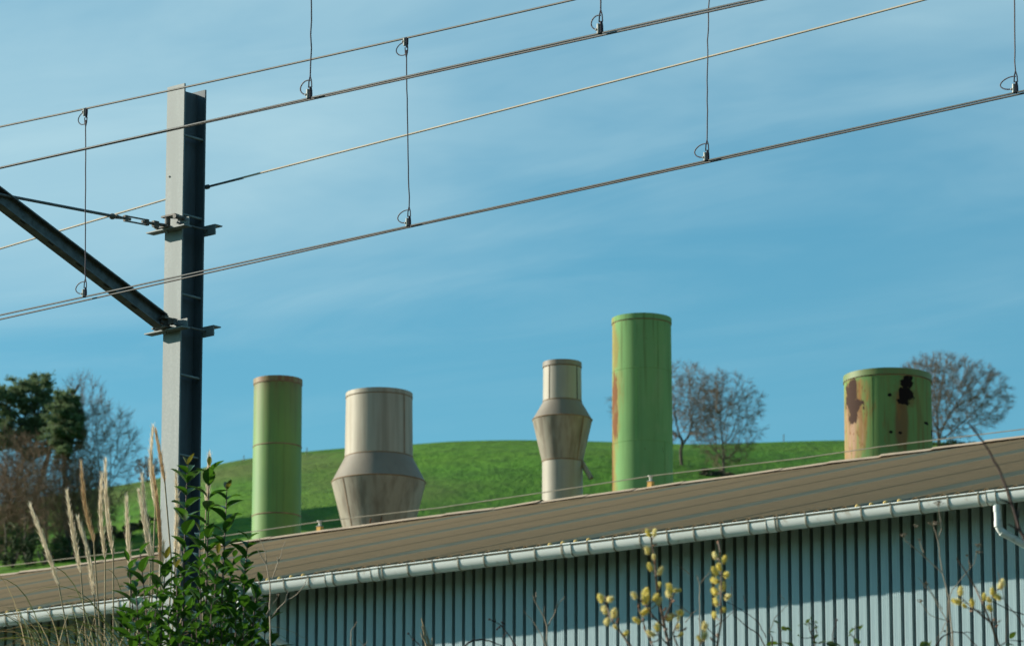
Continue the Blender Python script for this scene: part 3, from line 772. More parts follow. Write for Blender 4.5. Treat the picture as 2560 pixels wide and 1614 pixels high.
bare_tree('bare_oak', 'dense leafless round tree behind the wide peeling chimney', 2347, 1120, 876, 2222, 2548, 37, trunk_frac=0.16, low=0.08, n_att=2200, tw=12)
LG = 'trees of the wood at the left'
dk = (M_bark, M_twig)
bare_tree('bare_alder', 'tall leafless tree rising behind the smaller pine', 200, 1385, 915, 118, 268, 41, group=LG, mats=dk, trunk_frac=0.34, low=0.30)
bare_tree('bare_alder', 'broad leafless tree at the right edge of the left wood', 247, 1385, 985, 165, 352, 53, group=LG, mats=dk, trunk_frac=0.30, low=0.22, n_att=1200)
bare_tree('bare_alder', 'leafless tree at the far left edge of the wood', 18, 1412, 1040, -70, 100, 67, group=LG, mats=dk, trunk_frac=0.35, low=0.25)
bare_tree('bare_alder', 'thin leafless tree between the two pine trunks', 112, 1405, 1090, 30, 190, 71, group=LG, mats=dk, trunk_frac=0.32, low=0.2)
bare_tree('bare_alder', 'short leafless tree below the smaller pine', 150, 1400, 1150, 70, 235, 79, group=LG, mats=dk, trunk_frac=0.25, low=0.12)
bare_tree('bare_alder', 'thin trunked leafless tree in front of the big pine', 62, 1408, 1070, -20, 140, 91, group=LG, mats=dk, trunk_frac=0.4, low=0.2)
bare_tree('bare_alder', 'leafless tree with a straight dark trunk left of the big pine trunk', 40, 1400, 1120, -50, 130, 97, group=LG, mats=dk, trunk_frac=0.3, low=0.12, n_att=1500)
bare_tree('bare_alder', 'second thin leafless tree under the smaller pine crown', 185, 1395, 1100, 110, 260, 101, group=LG, mats=dk, trunk_frac=0.3, low=0.1, n_att=1500)
bare_tree('bare_alder', 'leafless tree with low branches right of the wood centre', 225, 1390, 1160, 150, 300, 103, group=LG, mats=dk, trunk_frac=0.2, low=0.06, n_att=1200)
bare_tree('bare_alder', 'low twiggy leafless tree at the left photo edge', -8, 1410, 1150, -90, 70, 107, group=LG, mats=dk, trunk_frac=0.2, low=0.06, n_att=1500)
bare_tree('bare_sapling', 'small leafless sapling on the slope left of the mast', 368, 1205, 1130, 330, 408, 83, group=LG, mats=dk, n_att=300, low=0.1)

def tuft_mesh(mb, c, rx, ry, rz, n, sz, rr, shell=0.55, soft=False):
    for _ in range(n):
        d = Vector((rr.gauss(0, 1), rr.gauss(0, 1), rr.gauss(0, 1))).normalized(); q = abs(rr.gauss(0, 0.62)) if soft else rr.uniform(shell, 1.0)
        p = Vector(c) + Vector((d.x * rx, d.y * ry, d.z * rz)) * q
        a = (d + Vector((rr.gauss(0, .6), rr.gauss(0, .6), rr.gauss(0.35, .6)))).normalized(); b = a.orthogonal().normalized()
        b.rotate(Matrix.Rotation(rr.uniform(0, 6.28), 3, a))
        L, w = sz * rr.uniform(0.7, 1.4), sz * rr.uniform(0.22, 0.42); o = len(mb.v)
        mb.v += [tuple(p - a * L * 0.5 - b * w * 0.3), tuple(p - b * w), tuple(p + a * L * 0.6), tuple(p + b * w)]
        mb.f.append((o, o + 1, o + 2, o + 3))
def pine(label, px, py, clumps, seed, lean=0.0, trunk_to=960):
    rr = random.Random(seed); base = hit_hill(px, py); k = base.y * 1.02 / FPX; pyb = to_px(base)[1]
    t = thing('pine_tree', label, 'tree', base - UP * 0.3, LG)
    def loc(x, y, dy=0.0): return Vector(((x - px) * k, dy, (pyb - y) * k / CP + 0.3))
    mb = MB(); H = loc(px, trunk_to).z
    mb.tube([Vector((lean * z * z / H + 0.12 * math.sin(z), 0.1 * math.cos(z * 0.7), z)) for z in [H * i / 8 for i in range(9)]], [0.30 - 0.2 * i / 8 for i in range(9)], 8)
    for x, y, w, h in clumps:
        c = loc(x, y, rr.uniform(-1, 1)); s0 = Vector((lean, 0, max(1.0, c.z - abs(c.x) * 0.6 - 0.6)))
        mb.tube([s0, s0.lerp(c, 0.5) - UP * 0.15, c], [0.09, 0.06, 0.03], 5, False)
    mb.build('trunk', M_barkd, t, True)
    mb = MB()
    for x, y, w, h in clumps:
        for dy in (-1.3, 0.2, 1.5):
            c = loc(x + rr.uniform(-6, 6), y + rr.uniform(-5, 5), dy * rr.uniform(0.6, 1.2)); 
            for q in range(5):
                cc = c + Vector((rr.uniform(-1, 1) * w * k * 0.58, rr.uniform(-.7, .7), rr.uniform(-1, 1) * h * k * 0.48))
                tuft_mesh(mb, cc, w * k * 0.30, 0.7, h * k * 0.20, 150, 0.19, rr, 0.2, True)
    mb.build('crown', M_needle, t)
pine('big dark green pine at the left edge of the photo', 72, 1395, [(80, 955, 62, 34), (52, 970, 60, 34), (100, 985, 50, 38), (20, 985, 62, 40), (60, 1005, 80, 44), (-10, 1010, 60, 50), (95, 1020, 64, 40), (20, 1035, 80, 40), (70, 1050, 84, 40), (115, 1050, 48, 34), (-20, 1060, 60, 40), (35, 1075, 60, 34), (95, 1080, 60, 32), (60, 1100, 70, 34), (-40, 985, 60, 60), (20, 1110, 70, 30), (110, 1110, 60, 30), (75, 1130, 60, 22), (-30, 1110, 60, 40)], 5, 0.25, 965)
pine('smaller dark pine leaning right of the big pine', 168, 1398, [(160, 1000, 40, 30), (142, 1000, 30, 26), (150, 1018, 46, 26), (172, 1016, 36, 22), (160, 1050, 54, 30), (178, 1065, 40, 34), (150, 1075, 50, 30), (185, 1085, 26, 20), (120, 1085, 50, 28), (170, 1105, 44, 26), (150, 1135, 40, 24), (135, 1110, 50, 26), (176, 1040, 40, 26), (135, 1045, 46, 30)], 6, -0.1, 1010)
def bush(px, py, w, h, seed, label, mat):
    rr = random.Random(seed); base = hit_hill(px, py); k = base.y * 1.02 / FPX
    t = thing('undergrowth_bush', label, 'bush', base - UP * 0.2, 'undergrowth of the left wood')
    mb = MB(); cb = MB()
    for j in range(7):
        a = rr.uniform(0, 6.28); e_ = Vector((math.cos(a) * w * k * 0.3, math.sin(a) * 0.8, h * k * rr.uniform(0.4, 0.8))); mb.tube([(0, 0, 0), e_ * 0.5 + UP * 0.1, e_], [0.06, 0.04, 0.02], 5, False)
    mb.build('stem', M_barkd, t, True)
    for j in range(16):
        c = Vector((rr.uniform(-.5, .5) * w * k, rr.uniform(-1, 1), h * k * rr.uniform(0.12, 0.85)))
        tuft_mesh(cb, c, w * k * 0.16, 0.5, h * k * 0.16, 80, 0.2, rr, 0.2)
    cb.build('crown', mat, t)
for i, (px, py, w, h, lab, mt) in enumerate([(30, 1420, 110, 130, 'dark bush at the foot of the left edge trees', M_scrub), (110, 1410, 90, 90, 'dark bush under the big pine', M_scrub), (175, 1400, 90, 70, 'dark bush under the smaller pine', M_scrub),
        (235, 1385, 80, 60, 'dark bush at the foot of the right wood edge', M_scrub), (60, 1400, 120, 200, 'brown scrub between the left wood trunks', M_scrubb), (0, 1400, 90, 240, 'tall brown scrub at the left photo edge', M_scrubb), (305, 1345, 70, 34, 'low brown bush on the slope right of the wood', M_scrubb), (345, 1322, 70, 22, 'first low dark leafy clump on the slope right of the wood', M_scrub), (392, 1305, 70, 20, 'second low dark leafy clump on the slope behind the plumes', M_scrub), (440, 1290, 70, 18, 'last low dark leafy clump on the slope beside the mast', M_scrub),  # dark row on the slope built from low leafy clumps
        (1800, 1190, 90, 24, 'brown bush at the foot of the leaning bare tree', M_scrubb), (2400, 1120, 120, 24, 'low scrub under the round bare tree', M_scrub)]):
    bush(px, py, w, h, 100 + i, lab, mt)
for px, top, lab in ((609, 1137, 'thin fence post on the skyline left of the slim green chimney'), (766.5, 1117, 'thin fence post on the skyline right of the slim green chimney'), (1959, 1084, 'thin fence post on the skyline left of the peeling chimney')):
    base = hit_hill(px, float(np.interp(px, cxs, cys)) + 1.0); k = base.y * 1.02 / FPX
    H = (to_px(base)[1] - top) * k
    mb = MB(); mb.tube([(0, 0, -0.4), (0.01, 0, H * 0.5), (0.02, 0, H)], [0.04, 0.036, 0.03], 6); mb.box((0.02, 0, H * 0.8), (0.06, 0, 0), (0, 0.02, 0), (0, 0, 0.02))
    tag(mb.build('fence_post', M_post, None, False, base), lab, 'post', 'fence posts on the hill crest')

# ------------------------------------------------------------------ railway mast
TA = R(48.7)
t_ = Vector((-math.sin(TA), math.cos(TA), 0)); p_ = Vector((math.cos(TA), math.sin(TA), 0))   # along the track; away from it
MY = 38.0
FW, FD, FT = 0.203, 0.262, 0.016                  # flange width, depth, thickness
edge = at(461, 208, MY)                           # right top corner of the lit flange
c_near = edge + t_ * (FW / 2)                     # centre of near flange front
mast_top = c_near.z; MC = Vector((c_near.x, c_near.y, BANK)) + p_ * (FD / 2)
mast = thing('railway_mast', 'tall galvanised steel railway mast with step rungs', 'mast', MC)
HM = mast_top - BANK
def kz(py): return on_plane(440, py, c_near, p_).z - BANK   # height on the near flange face
mb = MB(); mb.box(-p_ * (FD / 2 - FT / 2) + UP * HM / 2, t_ * FW / 2, p_ * FT / 2, UP * HM / 2); mb.build('flange', M_galv, mast)
mb = MB(); mb.box(p_ * (FD / 2 - FT / 2) + UP * (HM - 0.005) / 2, t_ * FW / 2, p_ * FT / 2, UP * (HM - 0.005) / 2); mb.build('flange', M_shade_zinc, mast)
mb = MB(); mb.box(UP * (HM - 0.03) / 2, t_ * 0.005, p_ * (FD / 2 - FT), UP * (HM - 0.03) / 2); mb.build('web', M_shade_zinc, mast)
side = -t_                                        # open side towards the camera's right
rung_mesh = MB(); rung_mesh.tube([-p_ * (FD / 2 - FT), p_ * (FD / 2 - FT)], 0.011, 10); rung_mesh = rung_mesh.mesh('rung', M_galv, True)
for py in (338, 535, 733, 933, 1132, 1332, 1532):
    link('rung', rung_mesh, mast, side * (FW / 2 - 0.022) + UP * (on_plane(490, py + 4, c_near + p_ * 0.13, p_).z - BANK))
mb = MB(); q = on_plane(424, 442, c_near, p_) - MC; mb.tube([q - p_ * 0.001, q - p_ * 0.003], 0.009, 10); mb.build('bolt_hole', M_dark, mast)
def clamp(py_n, py_f):
    zn = on_plane(440, py_n, c_near, p_).z - BANK
    f0 = -p_ * (FD / 2)
    mb = MB(); L = 0.225                          # near angle iron, flat leg sticking out towards the track
    mb.box(f0 - p_ * 0.045 + UP * (zn - 0.03) - t_ * 0.0 + t_ * 0.01, t_ * L, p_ * 0.045, UP * 0.005)
    mb.box(f0 - p_ * 0.006 + UP * (zn + 0.012) - t_ * 0.125, t_ * 0.065, p_ * 0.005, UP * 0.045)
    mb.build('clamp_angle', M_galv, mast)
    mb = MB()
    mb.box(-f0 + p_ * 0.045 + UP * (zn + 0.035), t_ * L, p_ * 0.045, UP * 0.005)
    mb.box(-f0 + p_ * 0.006 + UP * (zn - 0.005), t_ * L, p_ * 0.005, UP * 0.045)
    mb.build('clamp_angle', M_galv, mast)
    for sd in (-1, 1):
        mb = MB(); a = f0 - p_ * 0.10 + t_ * sd * (FW / 2 + 0.03) + UP * zn; b = -f0 + p_ * 0.10 + t_ * sd * (FW / 2 + 0.03) + UP * zn
        mb.tube([a, b], 0.009, 8); mb.tube([b - p_ * 0.045, b - p_ * 0.02], 0.018, 6); mb.tube([a + p_ * 0.03, a + p_ * 0.055], 0.018, 6); mb.build('clamp_rod', M_steel, mast, True)
    mb = MB(); mb.tube([f0 - p_ * 0.05 + t_ * 0.02 + UP * (zn - 0.03), f0 - p_ * 0.05 + t_ * 0.02 + UP * (zn - 0.06)], 0.011, 6); mb.build('bolt', M_galv, mast)
    return MC + f0 + UP * zn
A_up = clamp(566, 560); A_lo = clamp(818, 812)
# shoes that carry the cantilever
cant = thing('cantilever', 'dark steel cantilever strut with tie rod reaching left from the mast', 'bracket arm', A_lo - p_ * 0.1)
cl = cant.location
def cpart(mb, name, mat, smooth=False):
    o = mb.build(name, mat, cant, smooth); o.matrix_parent_inverse = Matrix.Translation(-cl); return o
# strut lies in the vertical plane through the mast that is square to the track
def cpl(px, py): return on_plane(px, py, A_lo + t_ * 0.03, t_)
s0, s1 = cpl(402, 802), cpl(-160, 374)
dv = (s1 - s0).normalized(); nv = t_.cross(dv).normalized()
if nv.z < 0: nv = -nv
Lb = (s1 - s0).length; mid = (s0 + s1) / 2; hh = 0.060
mb = MB(); mb.box(mid, dv * Lb / 2, t_ * 0.004, nv * (hh - 0.006)); cpart(mb, 'beam_web', M_steel)
mb = MB(); mb.box(mid + nv * hh, dv * (Lb / 2 + 0.01), t_ * 0.048, nv * 0.006); cpart(mb, 'beam_flange', M_steel)
mb = MB(); mb.box(mid - nv * hh, dv * Lb / 2, t_ * 0.048, nv * 0.006); cpart(mb, 'beam_flange', M_steel)
for k in range(1, 8):
    c0 = s0 + dv * (Lb * k / 8)
    mb = MB(); mb.box(c0 - nv * (hh + 0.0075) - t_ * 0.026, dv * 0.03, t_ * 0.008, nv * 0.0015); cpart(mb, 'slot', M_dark)
mb = MB(); pv = A_lo - p_ * 0.075 + UP * 0.02
mb.tube([pv - UP * 0.05, pv + UP * 0.075], 0.026, 10); mb.box(pv - p_ * 0.01 + UP * 0.045, t_ * 0.05, p_ * 0.05, UP * 0.007); mb.box(pv - UP * 0.03 - p_ * 0.0, t_ * 0.055, p_ * 0.055, UP * 0.007)
mb.box(pv - t_ * 0.085 + UP * 0.01, t_ * 0.035, p_ * 0.022, UP * 0.022)
mb.box((pv + s0) / 2 + UP * 0.01, t_ * 0.035, (pv - s0) / 2 + p_ * 0.02, UP * 0.03); cpart(mb, 'pivot_shoe', M_fitting, False)
mb = MB(); pv = A_up - p_ * 0.07 + UP * 0.02
mb.tube([pv - UP * 0.05, pv + UP * 0.06], 0.024, 10); mb.box(pv + UP * 0.055 - t_ * 0.03, t_ * 0.08, p_ * 0.03, UP * 0.007); mb.box(pv - UP * 0.038, t_ * 0.05, p_ * 0.05, UP * 0.006)
mb.tube([pv + UP * 0.06 + t_ * 0.03, pv + UP * 0.03 - t_ * 0.13], 0.015, 6); mb.tube([pv - t_ * 0.13 + UP * 0.03 - p_ * 0.05, pv - t_ * 0.13 + UP * 0.03 + p_ * 0.05], 0.02, 8)
cpart(mb, 'tie_shoe', M_fitting)
# tie rod with turnbuckle
def tpl(px, py): return on_plane(px, py, A_up - p_ * 0.07, t_)
q = [tpl(x, y) for x, y in ((-160, 462), (0, 486), (15, 489), (276, 539))]
mb = MB(); mb.tube(q, 0.0125, 10); cpart(mb, 'tie_rod', M_steel, True)
mb = MB(); c0 = tpl(281, 541); mb.ball(c0, 0.030, 0.030, 0.026, 10, 6); mb.tube([tpl(268, 537), tpl(312, 546)], 0.011, 8); mb.tube([tpl(288, 541), tpl(304, 544.5)], [0.02, 0.012], 8); cpart(mb, 'rod_eye', M_fitting)
a, b = tpl(314, 546), tpl(367, 556); tv = (b - a).normalized(); uv = t_.cross(tv).normalized()
mb = MB()
for sd in (-1, 1): mb.box((a + b) / 2 + uv * 0.021 * sd, tv * (b - a).length / 2, t_ * 0.008, uv * 0.005)
for q0 in (a, b): mb.box(q0, tv * 0.016, t_ * 0.013, uv * 0.026)
cpart(mb, 'turnbuckle', M_fitting)
mb = MB(); mb.tube([a - tv * 0.04, a + tv * 0.055], 0.012, 8); cpart(mb, 'turnbuckle_screw', M_fitting)
mb = MB(); mb.tube([b + tv * 0.10, b - tv * 0.055], 0.012, 8); mb.box(b + tv * 0.10, tv * 0.03, t_ * 0.015, uv * 0.025); mb.tube([b + tv * 0.06, A_up - p_ * 0.05], 0.014, 8); cpart(mb, 'turnbuckle_screw', M_fitting)

# ------------------------------------------------------------------ overhead wires
NW = p_
O4 = at(1280, 508, 30.0); O2 = at(1280, 132, 25.6); O3 = MC + p_ * (FD / 2 + 0.03)
def smooth_px(pts, n=24):
    xs = [p[0] for p in pts]; ys = [p[1] for p in pts]; co = np.polyfit(xs, ys, min(3, len(xs) - 1))
    X = np.linspace(xs[0], xs[-1], n); return [(float(x), float(np.polyval(co, x))) for x in X], co
def wire(name, label, pts, O, rad, mat, cat='wire', fit=True, n=24, group=None, drop=0.0, lat=0.0):
    if fit:
        P, co = smooth_px(pts, n)
    else: P = pts
    mb = MB(); mb.tube([on_plane(x, y, O + NW * lat, NW) - UP * drop for x, y in P], rad, 8)
    return tag(mb.build(name, mat, smooth=True), label, cat, group)
GW = 'overhead line wires'
w1 = [(-700, 459), (0, 316), (640, 180), (720, 162.5), (1080, 81), (1432, 0), (2000, -133), (3200, -420)]
w4a = [(-700, 938), (0, 788.5), (211, 742), (640, 648), (960, 578), (1080, 552), (1683, 420), (1880, 378), (2360, 271), (2560, 227), (3200, 86)]
w2 = [(-700, 577), (0, 420), (640, 275.5), (720, 257.5), (1080, 178), (1440, 95.5), (1880, 0), (2600, -158), (3200, -290)]
wire('messenger_wire', 'topmost long wire crossing in front of the mast top', w1, O4, 0.0072, M_bronze, group=GW)
wire('contact_wire', 'upper strand of the lowest wire pair crossing the mast', w4a, O4, 0.0060, M_copper, group=GW)
# second strand closes on the first towards the right
P4, co4 = smooth_px(w4a, 24)
gap = lambda x: float(np.interp(x, [-700, 0, 640, 960, 1100, 1300, 3200], [17, 10.5, 6.5, 3.2, 2.6, 4.0, 7.0]))
wire('contact_wire', 'lower strand of the lowest wire pair crossing the mast', [(x, y + gap(x)) for x, y in P4], O4, 0.0060, M_copper, fit=False, group=GW, lat=0.035)
wire('contact_wire', 'upper strand of the second wire pair from the top', w2, O2, 0.0060, M_copper, group=GW)
P2, co2 = smooth_px(w2, 24)
gap2 = lambda x: float(np.interp(x, [-700, 0, 500, 900, 1400, 3200], [0.5, 1.2, 2.6, 4.4, 5.6, 8]))
wire('contact_wire', 'lower strand of the second wire pair from the top', [(x, y + gap2(x)) for x, y in P2], O2, 0.0060, M_copper, fit=False, group=GW, lat=0.035)
wire('messenger_wire', 'carrier wire above the frame holding the droppers of the second pair', [(x, y - 640 + 0.00001 * (x - 1200) ** 2) for x, y in w2], O2, 0.0072, M_bronze, group=GW)
f3 = [(519, 467), (610, 444), (1000, 340.5), (1440, 229), (1880, 115), (2307, 0), (3200, -246)]
wire('feeder_wire', 'pale tan wire fixed to the mast rising to the right', f3, O3, 0.0082, M_alu, group=GW)
wire('feeder_wire', 'pale tan wire behind the mast falling to the left', [(519, 467), (412, 500.5), (240, 549), (0, 622), (-700, 836)], O3, 0.0082, M_alu, group=GW)
a, b = on_plane(517, 467.6, O3, NW), on_plane(608, 444.6, O3, NW)
mb = MB(); mb.tube([a - (b - a) * 0.02, b], 0.0098, 8); mb.tube([a - (b - a) * 0.03 , a + (b - a) * 0.05], 0.02, 8)  # darker, slightly thicker tube over the wire, with a collar at the mast end
tag(mb.build('wire_section', M_steel, smooth=True), 'dark section of the tan wire just right of the mast', 'section')  # dark colour stands in for mast shadow on the wire

y1 = lambda x: float(np.polyval(smooth_px(w1)[1], x)); y4 = lambda x: float(np.polyval(co4, x)); y2 = lambda x: float(np.polyval(co2, x))
def wedge_clamp(mb_d, mb_l, c, sgn, k):
    """teardrop fitting: dark body with a light cheek; c on the wire, sgn +1 body above"""
    o = UP * sgn
    prof_ = [(0, 0.020), (0.03, 0.022), (0.055, 0.019), (0.085, 0.010)]
    mb_d.rows([[c + o * (h * k) + t_ * (-0.004 + w * 0.75 * math.cos(a) * k) + p_ * (0.012 * math.sin(a) * k) for a in [2 * math.pi * j / 10 for j in range(10)]] for h, w in prof_], True)
    mb_d.ball(c + o * 0.002, 0.014 * k, 0.014 * k, 0.012 * k, 8, 5)
    mb_l.rows([[c + o * (h * k * 0.9) + t_ * (0.014 + 0.011 * math.cos(a)) * k - p_ * (0.010 - 0.010 * math.sin(a)) * k for a in [2 * math.pi * j / 8 for j in range(8)]] for h in (0.0, 0.03, 0.055, 0.075)], True)
    mb_l.ball(c + o * 0.028 * k + t_ * 0.028 * k - p_ * 0.012, 0.010 * k, n=8, m=5)
def dropper(label, xt, yt, xb, yb, O, top_clamp, k=1.0, loop_top=None, loop_bot=(30, 38), kink=1.0, seed=0):
    rr = random.Random(seed)
    A, Bp = on_plane(xt, yt, O, NW), on_plane(xb, yb, O, NW)
    T = thing('dropper', label, 'dropper wire', Bp, 'droppers of the overhead line')
    pxm = Bp.y * CP / FPX * 1.05
    mb = MB(); n = 16; pts = []
    top = A - UP * (0.085 * k if top_clamp else 0); bot = Bp + UP * 0.13 * k
    for i in range(n + 1):
        q = top.lerp(bot, i / n); w = math.sin(math.pi * i / n)
        pts.append(q + t_ * rr.gauss(0, 0.0028 * kink) * (1 if 0 < i < n else 0) + t_ * 0.004 * w * kink)
    mb.tube([p - Bp for p in pts], 0.0042 * k, 6)
    for end, o, ok in ((Bp, 1, True), (A, -1, top_clamp)):          # short fork at the fitting
        if not ok: continue
        j = end + UP * 0.135 * k * o; 
        for sd in (-0.013, 0.012): mb.tube([j - Bp, j.lerp(end + UP * 0.07 * k * o, 0.5) + t_ * sd * k * 0.8 - Bp, end + UP * 0.065 * k * o + t_ * sd * k - Bp], 0.0042 * k, 6)
    mb.build('strand', M_dropper, T, True)
    def loop(end, o, wpx, hpx, mbx):
        w, h = wpx * pxm, hpx * pxm; L = t_; ptsl = []
        z0, z1 = 0.028 * k, 0.028 * k + h
        cz = (z0 + z1) / 2
        for i in range(19):
            a = -0.5 * math.pi + math.pi * i / 18 * 1.0
            ptsl.append(end + UP * o * (cz + math.sin(a) * h / 2 * (1 - 0.05 * math.cos(3 * a))) + t_ * (0.016 * k + math.cos(a) * w / 0.70 * 0.96) - Bp)
        ptsl.append(end + UP * o * (z1 - 0.004) + t_ * 0.0 - Bp)
        mbx.tube(ptsl, 0.0040 * k, 6)
    mb = MB(); loop(Bp, 1, *loop_bot, mb); mb.build('loop', M_dropper, T, True)
    d, l = MB(), MB(); wedge_clamp(d, l, Vector((0, 0, 0)), 1, k * 0.8); d.build('clamp', M_dropper, T, True); l.build('clamp_cheek', M_clampl, T, True)
    if top_clamp:
        mb = MB(); loop(A, -1, *(loop_top or (18, 38)), mb); mb.build('loop', M_dropper, T, True)
        d, l = MB(), MB(); wedge_clamp(d, l, A - Bp, -1, k * 0.8); d.build('clamp', M_dropper, T, True); l.build('clamp_cheek', M_clampl, T, True)
    return T
dropper('leftmost dropper, hanging left of the mast', 215, y1(215), 212.5, y4(212.5), O4, True, 1.0, (16, 30), (21, 30), 0.5, 1)
dropper('dropper in the middle with loops at both ends', 1016, y1(1016), 1022.5, y4(1022.5), O4, True, 1.0, (21, 33), (24, 32), 0.5, 2)
dropper('dropper right of centre ending on the lowest wire pair', 1773, y1(1773), 1768, y4(1768), O4, True, 1.0, (20, 28), (25, 34), 1.0, 3)
dropper('rightmost dropper near the right photo edge', 2533, y1(2533), 2540, y4(2540), O4, True, 1.0, (20, 28), (30, 32), 0.7, 4)
dropper('wavy dropper ending on the second wire pair near the mast', 790, y2(790) - 640, 775, y2(775), O2, True, 1.0, (18, 30), (20, 36), 2.0, 5)
dropper('short visible dropper end at the top right of centre', 1503, y2(1503) - 640, 1502, y2(1502), O2, True, 1.0, (18, 30), (18, 36), 0.8, 6)

# ------------------------------------------------------------------ foreground plants
def leaf_mesh(name, mat, L=1.0, W=0.42, curl=0.25, fold=0.22):
    mb = MB(); rws = []
    for i in range(7):
        s_ = i / 6; w = W * 0.5 * (math.sin(math.pi * s_ ** 0.85) ** 0.8 if 0 < i < 6 else 0.0) + (0.012 if i in (0, 6) else 0)
        z = -curl * s_ * s_; rws.append([(s_ * L, -w, z + fold * w), (s_ * L, 0, z), (s_ * L, w, z + fold * w)])
    mb.rows(rws); return mb.mesh(name, mat, True)
# --- evergreen shrub
SY = 24.0
shrub = thing('evergreen_shrub', 'glossy dark green leafy shrub in front of the mast foot', 'shrub', at(500, 1614, SY) * 1.0)
shrub.location.z = BANK
so = Vector(shrub.location)
tips = [(469, 1163, 0), (523, 1166, 0), (567, 1226, 0), (620, 1350, 0), (351, 1384, 0), (415, 1398, 0), (584, 1394, .2), (322, 1405, .2), (500, 1330, .1), (545, 1385, .3),
        
        (440, 1420, -.3), (395, 1450, .2), (650, 1455, .1), (610, 1440, -.3), (560, 1440, .3), (500, 1420, -.4), (340, 1470, -.2), (365, 1520, -.3), (470, 1480, .5), (530, 1490, -.5), (590, 1500, -.4), (635, 1530, .3), (420, 1540, -.4), (310, 1530, 0.1), (490, 1550, -.5), (555, 1560, -.5),
        (665, 1540, .1), (680, 1590, 0), (610, 1570, -.5), (385, 1585, -.4), (450, 1590, -.5), (330, 1580, -.2), (520, 1600, -.5), (640, 1480, -.1), (400, 1500, .4), (575, 1470, -.1), (460, 1380, .3), (540, 1415, -.3)]
LM = [leaf_mesh('leaf', M_leaf, 1, 0.50, 0.40, 0.45), leaf_mesh('leaf', M_leaf, 1, 0.56, 0.26, 0.6), leaf_mesh('leaf', M_leaf, 1, 0.47, 0.55, 0.35)]
LN = leaf_mesh('leaf', M_leafn, 1, 0.38, 0.2, 0.4)
rr = random.Random(99); leaves = []; mbs = MB()
for ti, (px, py, dy) in enumerate(tips):
    tip = at(px, py, SY + dy); root = Vector((so.x + (tip.x - so.x) * 0.5 + rr.uniform(-.1, .1), so.y + dy * 0.5, BANK))
    ctrl = root.lerp(tip, 0.55) + Vector((rr.uniform(-.06, .06), rr.uniform(-.05, .05), 0.1))
    pt = lambda q: root * (1 - q) ** 2 + ctrl * 2 * q * (1 - q) + tip * q * q
    Lst = (tip - root).length
    pts = [pt(i / 10) for i in range(11)]
    mbs.tube([p - so for p in pts], [0.011 - 0.0085 * i / 10 for i in range(11)], 6)
    s_ = 0.0; az = rr.uniform(0, 6.28); node = 0
    while s_ < min(0.95 if ti > 12 else 1.05, Lst * 0.75):
        q = 1 - s_ / Lst; p = pt(q); d = (pt(min(1, q + 0.02)) - pt(q - 0.02)).normalized()
        for sd in (0, math.pi):
            if rr.random() < 0.06: continue
            ax = d.orthogonal().normalized(); ax.rotate(Matrix.Rotation(az + sd + rr.uniform(-.35, .35), 3, d))
            elev = R(rr.uniform(34, 68)) if node > 0 else R(rr.uniform(50, 75))
            xd = (ax * math.cos(elev) + d * math.sin(elev)).normalized()
            zd = (d - xd * d.dot(xd)); zd = zd.normalized() if zd.length > 0.05 else xd.orthogonal()
            yd = zd.cross(xd).normalized(); zd = xd.cross(yd)
            sz = rr.uniform(0.088, 0.125) * (0.62 if node == 0 else 0.85 if node == 1 else 1.0) * (0.85 if dy < -0.3 else 1)
            M4 = Matrix((( xd.x, yd.x, zd.x, 0), (xd.y, yd.y, zd.y, 0), (xd.z, yd.z, zd.z, 0), (0, 0, 0, 1)))
            leaves.append((p + xd * 0.006, M4, sz, LN if node == 0 and ti < 12 and rr.random() < 0.6 else rr.choice(LM)))
        az += math.pi / 2 + rr.uniform(-.2, .2); node += 1
        s_ += 0.045 + min(node, 4) * 0.008 + rr.uniform(0, 0.008)
mbs.build('stem', M_stemp, shrub, True)
vis = [i for i, l in enumerate(leaves) if to_px(l[0])[1] < 1625]
vis.sort(key=lambda i: leaves[i][0].y)
# the most open leaves: every leaf on the free standing tops plus the nearest ones of the mass
front = sorted(vis, key=lambda i: (leaves[i][0].y + (0.0 if to_px(leaves[i][0])[1] > 1400 else -0.45)))[:300]
fs = set(front)
for i in front:
    p, M4, sz, me = leaves[i]
    o = link('leaf', me, shrub); o.matrix_basis = Matrix.Translation(p - so) @ M4 @ Matrix.Scale(sz, 4)
mb = MB()
for i, (p, M4, sz, me) in enumerate(leaves):
    if i in fs: continue
    X = Matrix.Translation(p - so) @ M4 @ Matrix.Scale(sz, 4); o = len(mb.v)
    mb.v += [tuple(X @ v.co) for v in me.vertices]; mb.f += [tuple(o + q for q in f.vertices) for f in me.polygons]
fo = mb.build('foliage', M_leaf, shrub, True); fo['kind'] = 'stuff'

